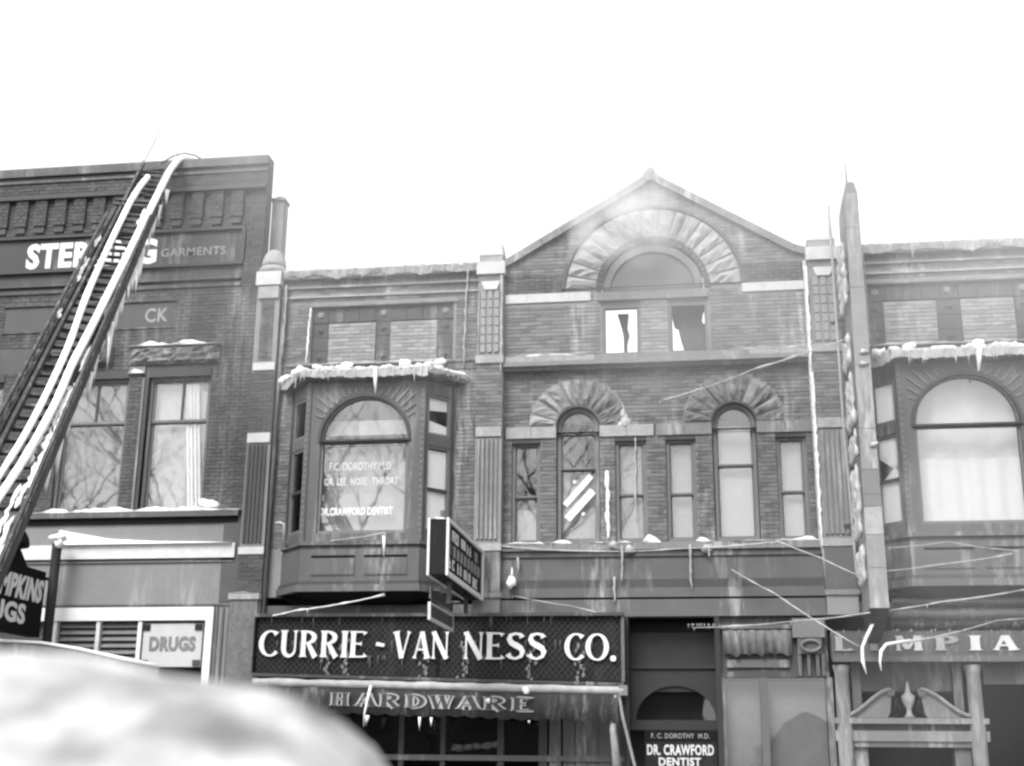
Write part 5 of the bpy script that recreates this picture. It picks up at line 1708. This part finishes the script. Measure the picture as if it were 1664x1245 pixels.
# thin upper stays against the sky
MB().tube([LP(Ltot, -.25, .1), at(250, 232, 24.9), at(266, 196, 24.9)], [.012, .01, .004], 5).build("tip_rod", metal_l, lad)
MB().tube([LP(Ltot, .25, .1), at(297, 238, 24.9), at(304, 198, 24.9)], [.01, .008, .004], 5).build("tip_rod", stone_g, lad)
# ice on rails
ib = MB()
rr = random.Random(15)
for k in range(90):
    s = rr.uniform(2, Ltot * .86)
    w = rr.choice((.28, .31, .34, .2)) if rr.random() < .88 else -.36
    if w < 0 and k % 2: continue
    q_ = [LP(s + i * .11, w + rr.uniform(-.02, .02), .1) for i in range(rr.randint(3, 9))]
    ib.tube(q_, [.012] + [rr.uniform(.018, .042) for _ in q_[2:]] + [.01], 6)
for k in range(26):
    s = rr.uniform(Ltot * .3, Ltot * .9)
    p = LP(s, .38, -.1)
    ib.cone(p.x, p.y, p.z, .04, rr.uniform(.15, .6), 6)
for s, L in ((.745, .75), (.72, .85), (.69, .5), (.56, .95), (.46, .5), (.94, .4)):
    p = LP(Ltot * s, .4, -.1)
    ib.cone(p.x, p.y, p.z, .055, L, 7)
ib.build("ice_crust", ice, lad, smooth=True, kind="stuff")

def on_ladder(px, py, h):
    """where the sight line meets the plane h above the ladder"""
    a, c = at(px, py, 10), at(px, py, 20)
    o_ = L0 + ln * h
    d = c - a
    t = (o_ - a).dot(ln) / d.dot(ln)
    return a + d * t
def hose(pts, r, label, end=None, h=.2):
    P = [on_ladder(x, y, h) for x, y in pts]
    Q = []
    for i in range(len(P) - 1):
        p0 = P[max(i - 1, 0)]; p1 = P[i]; p2 = P[i + 1]; p3 = P[min(i + 2, len(P) - 1)]
        for k in range(10):
            t = k / 10
            Q.append(.5 * ((2 * p1) + (p2 - p0) * t + (2 * p0 - 5 * p1 + 4 * p2 - p3) * t * t + (3 * p1 - p0 - 3 * p2 + p3) * t ** 3))
    Q.append(P[-1])
    if end: Q += [Vector(e) for e in end]
    rs = [r * (.62 + .38 * min(1, i / 60)) * (1 + .12 * mnoise.noise(Vector((i * .4, r * 99, 0)))) for i in range(len(Q))]
    o = MB().tube(Q, rs, 12).build("ice_coated_hose", mat("hose_ice", .95, rough=.5, amt=.03, bump=.3, bscale=20, grain=.03), None, smooth=True, origin=tuple(Q[0]))
    return tag(o, label, "fire hose", "fire hoses laid up the ladder")
hose([(-60, 862), (0, 772), (52, 686), (108, 570), (146, 468), (200, 352), (222, 312), (240, 288)], .062, "white ice coated fire hose on the left of the ladder, ending short of the parapet", h=.12)
tp_ = at(300, 254, 25.1)
hose([(-60, 905), (0, 806), (40, 745), (88, 660), (118, 592), (150, 530), (220, 390), (262, 305), (277, 276)], .068, "white ice coated fire hose on the right of the ladder, bending over the parapet", end=[at(288, 262, 24.85), at(296, 257, 25.0), at(310, 258, 25.3), (at(318, 262, 25.7).x, 25.7, 14.2)], h=.2)
# hose rope loop over parapet
o = MB().tube([at(262, 266, 24.8), at(280, 254, 24.9), at(300, 249, 25.0), at(318, 253, 25.1), at(330, 260, 25.2)], .016, 6).build("rope", steel, None, smooth=True, origin=tuple(at(262, 266, 24.8)))
tag(o, "thin dark rope looped over the parapet at the ladder tip", "rope")

# ------------------------------------------------------------------ SNOW HEAP BESIDE THE CAMERA
prof = [(-1.9, 1.6), (-1.45, 1.76), (-1.02, 1.745), (-.9, 1.735), (-.8, 1.725), (-.7, 1.713), (-.617, 1.7), (-.55, 1.685), (-.5, 1.664), (-.46, 1.635), (-.428, 1.59), (-.39, 1.5), (-.33, 1.3), (-.25, .9), (-.15, .4), (-.05, 0)]
def hx(x):
    if x <= prof[0][0]: return max(0, prof[0][1] - (prof[0][0] - x) * 1.6)
    for (a, za), (c, zc) in zip(prof, prof[1:]):
        if a <= x <= c:
            t = (x - a) / (c - a); return za + (zc - za) * t
    return 0
vs, fs = [], []
nx, ny = 90, 60
for j in range(ny + 1):
    y = .95 + 2.4 * j / ny
    for i in range(nx + 1):
        x = -2.9 + 2.9 * i / nx
        u = (y - 1.8) / (.8 if y < 1.8 else 1.5)
        fy = max(0, 1 - abs(u) ** 2.6)
        z = hx(x * (1.8 / y if y > 1.8 else 1) if y > 1.8 else x) * fy ** .55
        z += .02 * mnoise.noise(Vector((x * 4, y * 4, 0))) * min(1, z * 3) + .008 * mnoise.noise(Vector((x * 13, y * 13, 4)))
        vs.append((x, y, max(z, .0)))
for j in range(ny):
    for i in range(nx):
        q = j * (nx + 1) + i
        fs.append((q, q + 1, q + nx + 2, q + nx + 1))
o = MB().add(vs, fs).build("snow_heap", snowbank_mat(), None, smooth=True, kind="stuff", origin=(-1.2, 1.8, 0))
tag(o, "soft out of focus heap of dirty snow close to the camera filling the lower left corner", "snow heap", kind="stuff")

# snowy awning edge showing above the heap at the far left
da = empty("drugstore_awning", (-13.2, 24, 3.6), "iced canvas awning over the drugstore front, its edge sloping down at lower left", "awning")
pA = [at(0, 1042, 23.3), at(70, 1046, 23.9), at(130, 1056, 24.1), at(200, 1072, 24.4), at(260, 1084, 24.7)]
vs, fs = [], []
for p in pA:
    vs += [tuple(p), (p.x, p.y - .05, p.z - .05), (p.x, p.y - .12, p.z - .7), (p.x, p.y + .05, p.z - .7)]
for i in range(len(pA) - 1):
    for k in range(4): fs.append((4 * i + k, 4 * i + (k + 1) % 4, 4 * i + 4 + (k + 1) % 4, 4 * i + 4 + k))
MB().add(vs, fs).build("canvas", mat("awning_pale", .16, amt=.3, scale=3, frost=.8), da, smooth=True)
MB().tube([p + Vector((0, -.05, .01)) for p in pA], [.03, .03, .035, .045, .04], 6).build("snow", snow, da, smooth=True, kind="stuff")

# ------------------------------------------------------------------ WHAT THE WINDOWS MIRROR: bare trees and a house across the street, and added store blocks that darken panes
def tree(x, y, h, seed, label):
    rr = random.Random(seed)
    root = empty("bare_tree", (x, y, 0), label, "tree", "bare trees mirrored in the windows")
    tr, br = MB(), MB()
    def grow_(p, d, L, r, lv, mb):
        n = 5
        pts, rs = [p], [r]
        for i in range(n):
            d = (d + Vector((rr.uniform(-.13, .13), rr.uniform(-.13, .13), rr.uniform(-.02, .1)))).normalized()
            p = p + d * (L / n)
            pts.append(p); rs.append(r * (1 - .55 * (i + 1) / n))
        mb.tube(pts, rs, 6 if lv < 2 else 4, cap=False)
        if lv < 6:
            k = 5 if lv == 0 else 3 if lv < 5 else 2
            for i in range(k):
                q = pts[rr.randint(2 if lv else 3, n)]
                a = rr.uniform(0, 2 * pi)
                dd = (d * .75 + Vector((cos(a), sin(a), rr.uniform(.0, .5))) * .75).normalized()
                grow_(q, dd, L * rr.uniform(.55, .78), r * .5, lv + 1, br)
    grow_(Vector((x, y, 0)), Vector((0, 0, 1)), h * .36, h * .014, 0, tr)
    tr.build("trunk", bark, root)
    br.build("branches", bark, root)
tree(-27.5, -4, 24, 1, "tall bare tree across the street farthest left")
tree(-24, -7, 25, 5, "tall bare tree across the street, second from the left")
tree(-15, -4, 23, 2, "bare tree across the street opposite the left oriel")
tree(-6.5, -7, 23, 3, "bare tree across the street behind the camera")
hs_ = empty("gabled_house", (8.2, -70, 0), "plain gabled house far across the street mirrored in the shop panes", "house")
MB().box(4, 12.4, -78, -70, 0, 3.4).build("wall", house_m, hs_)
MB().add([(3.7, -70, 3.4), (12.7, -70, 3.4), (8.2, -70, 7), (3.7, -78, 3.4), (12.7, -78, 3.4), (8.2, -78, 7)], [(0, 1, 2), (5, 4, 3), (1, 4, 5, 2), (0, 2, 5, 3), (0, 3, 4, 1)]).build("roof", roof_m, hs_)
hr = empty("store_row", (-13, -40, 0), "long low dark store row across the street mirrored in the hardware shop panes", "building")  # unseen row added so these panes mirror dark instead of sky
MB().box(-34, -.5, -50, -40, 0, 6.6).build("wall", mat("store_row_wall", .06), hr)
MB().box(-34.2, -.3, -50, -39.8, 6.6, 6.9).build("cornice", stone_d, hr)
for k in range(8):
    MB().box(-33 + k * 4.1, -30 + k * 4.1, -39.98, -39.9, 3.9, 5.8).build("window", dark, hr)
hr2 = empty("store_block", (25, -40, 0), "dark store block across the street mirrored in the panes at the far right", "building")  # unseen block added to keep bright sky out of the right panes
MB().box(12, 42, -50, -40, 0, 7.5).build("wall", MATS["store_row_wall"], hr2)
MB().box(11.8, 42.2, -50, -39.8, 7.5, 7.8).build("cornice", stone_d, hr2)
for k in range(7):
    MB().box(13 + k * 4.1, 16 + k * 4.1, -39.98, -39.9, 4.3, 6.4).build("window", dark, hr2)
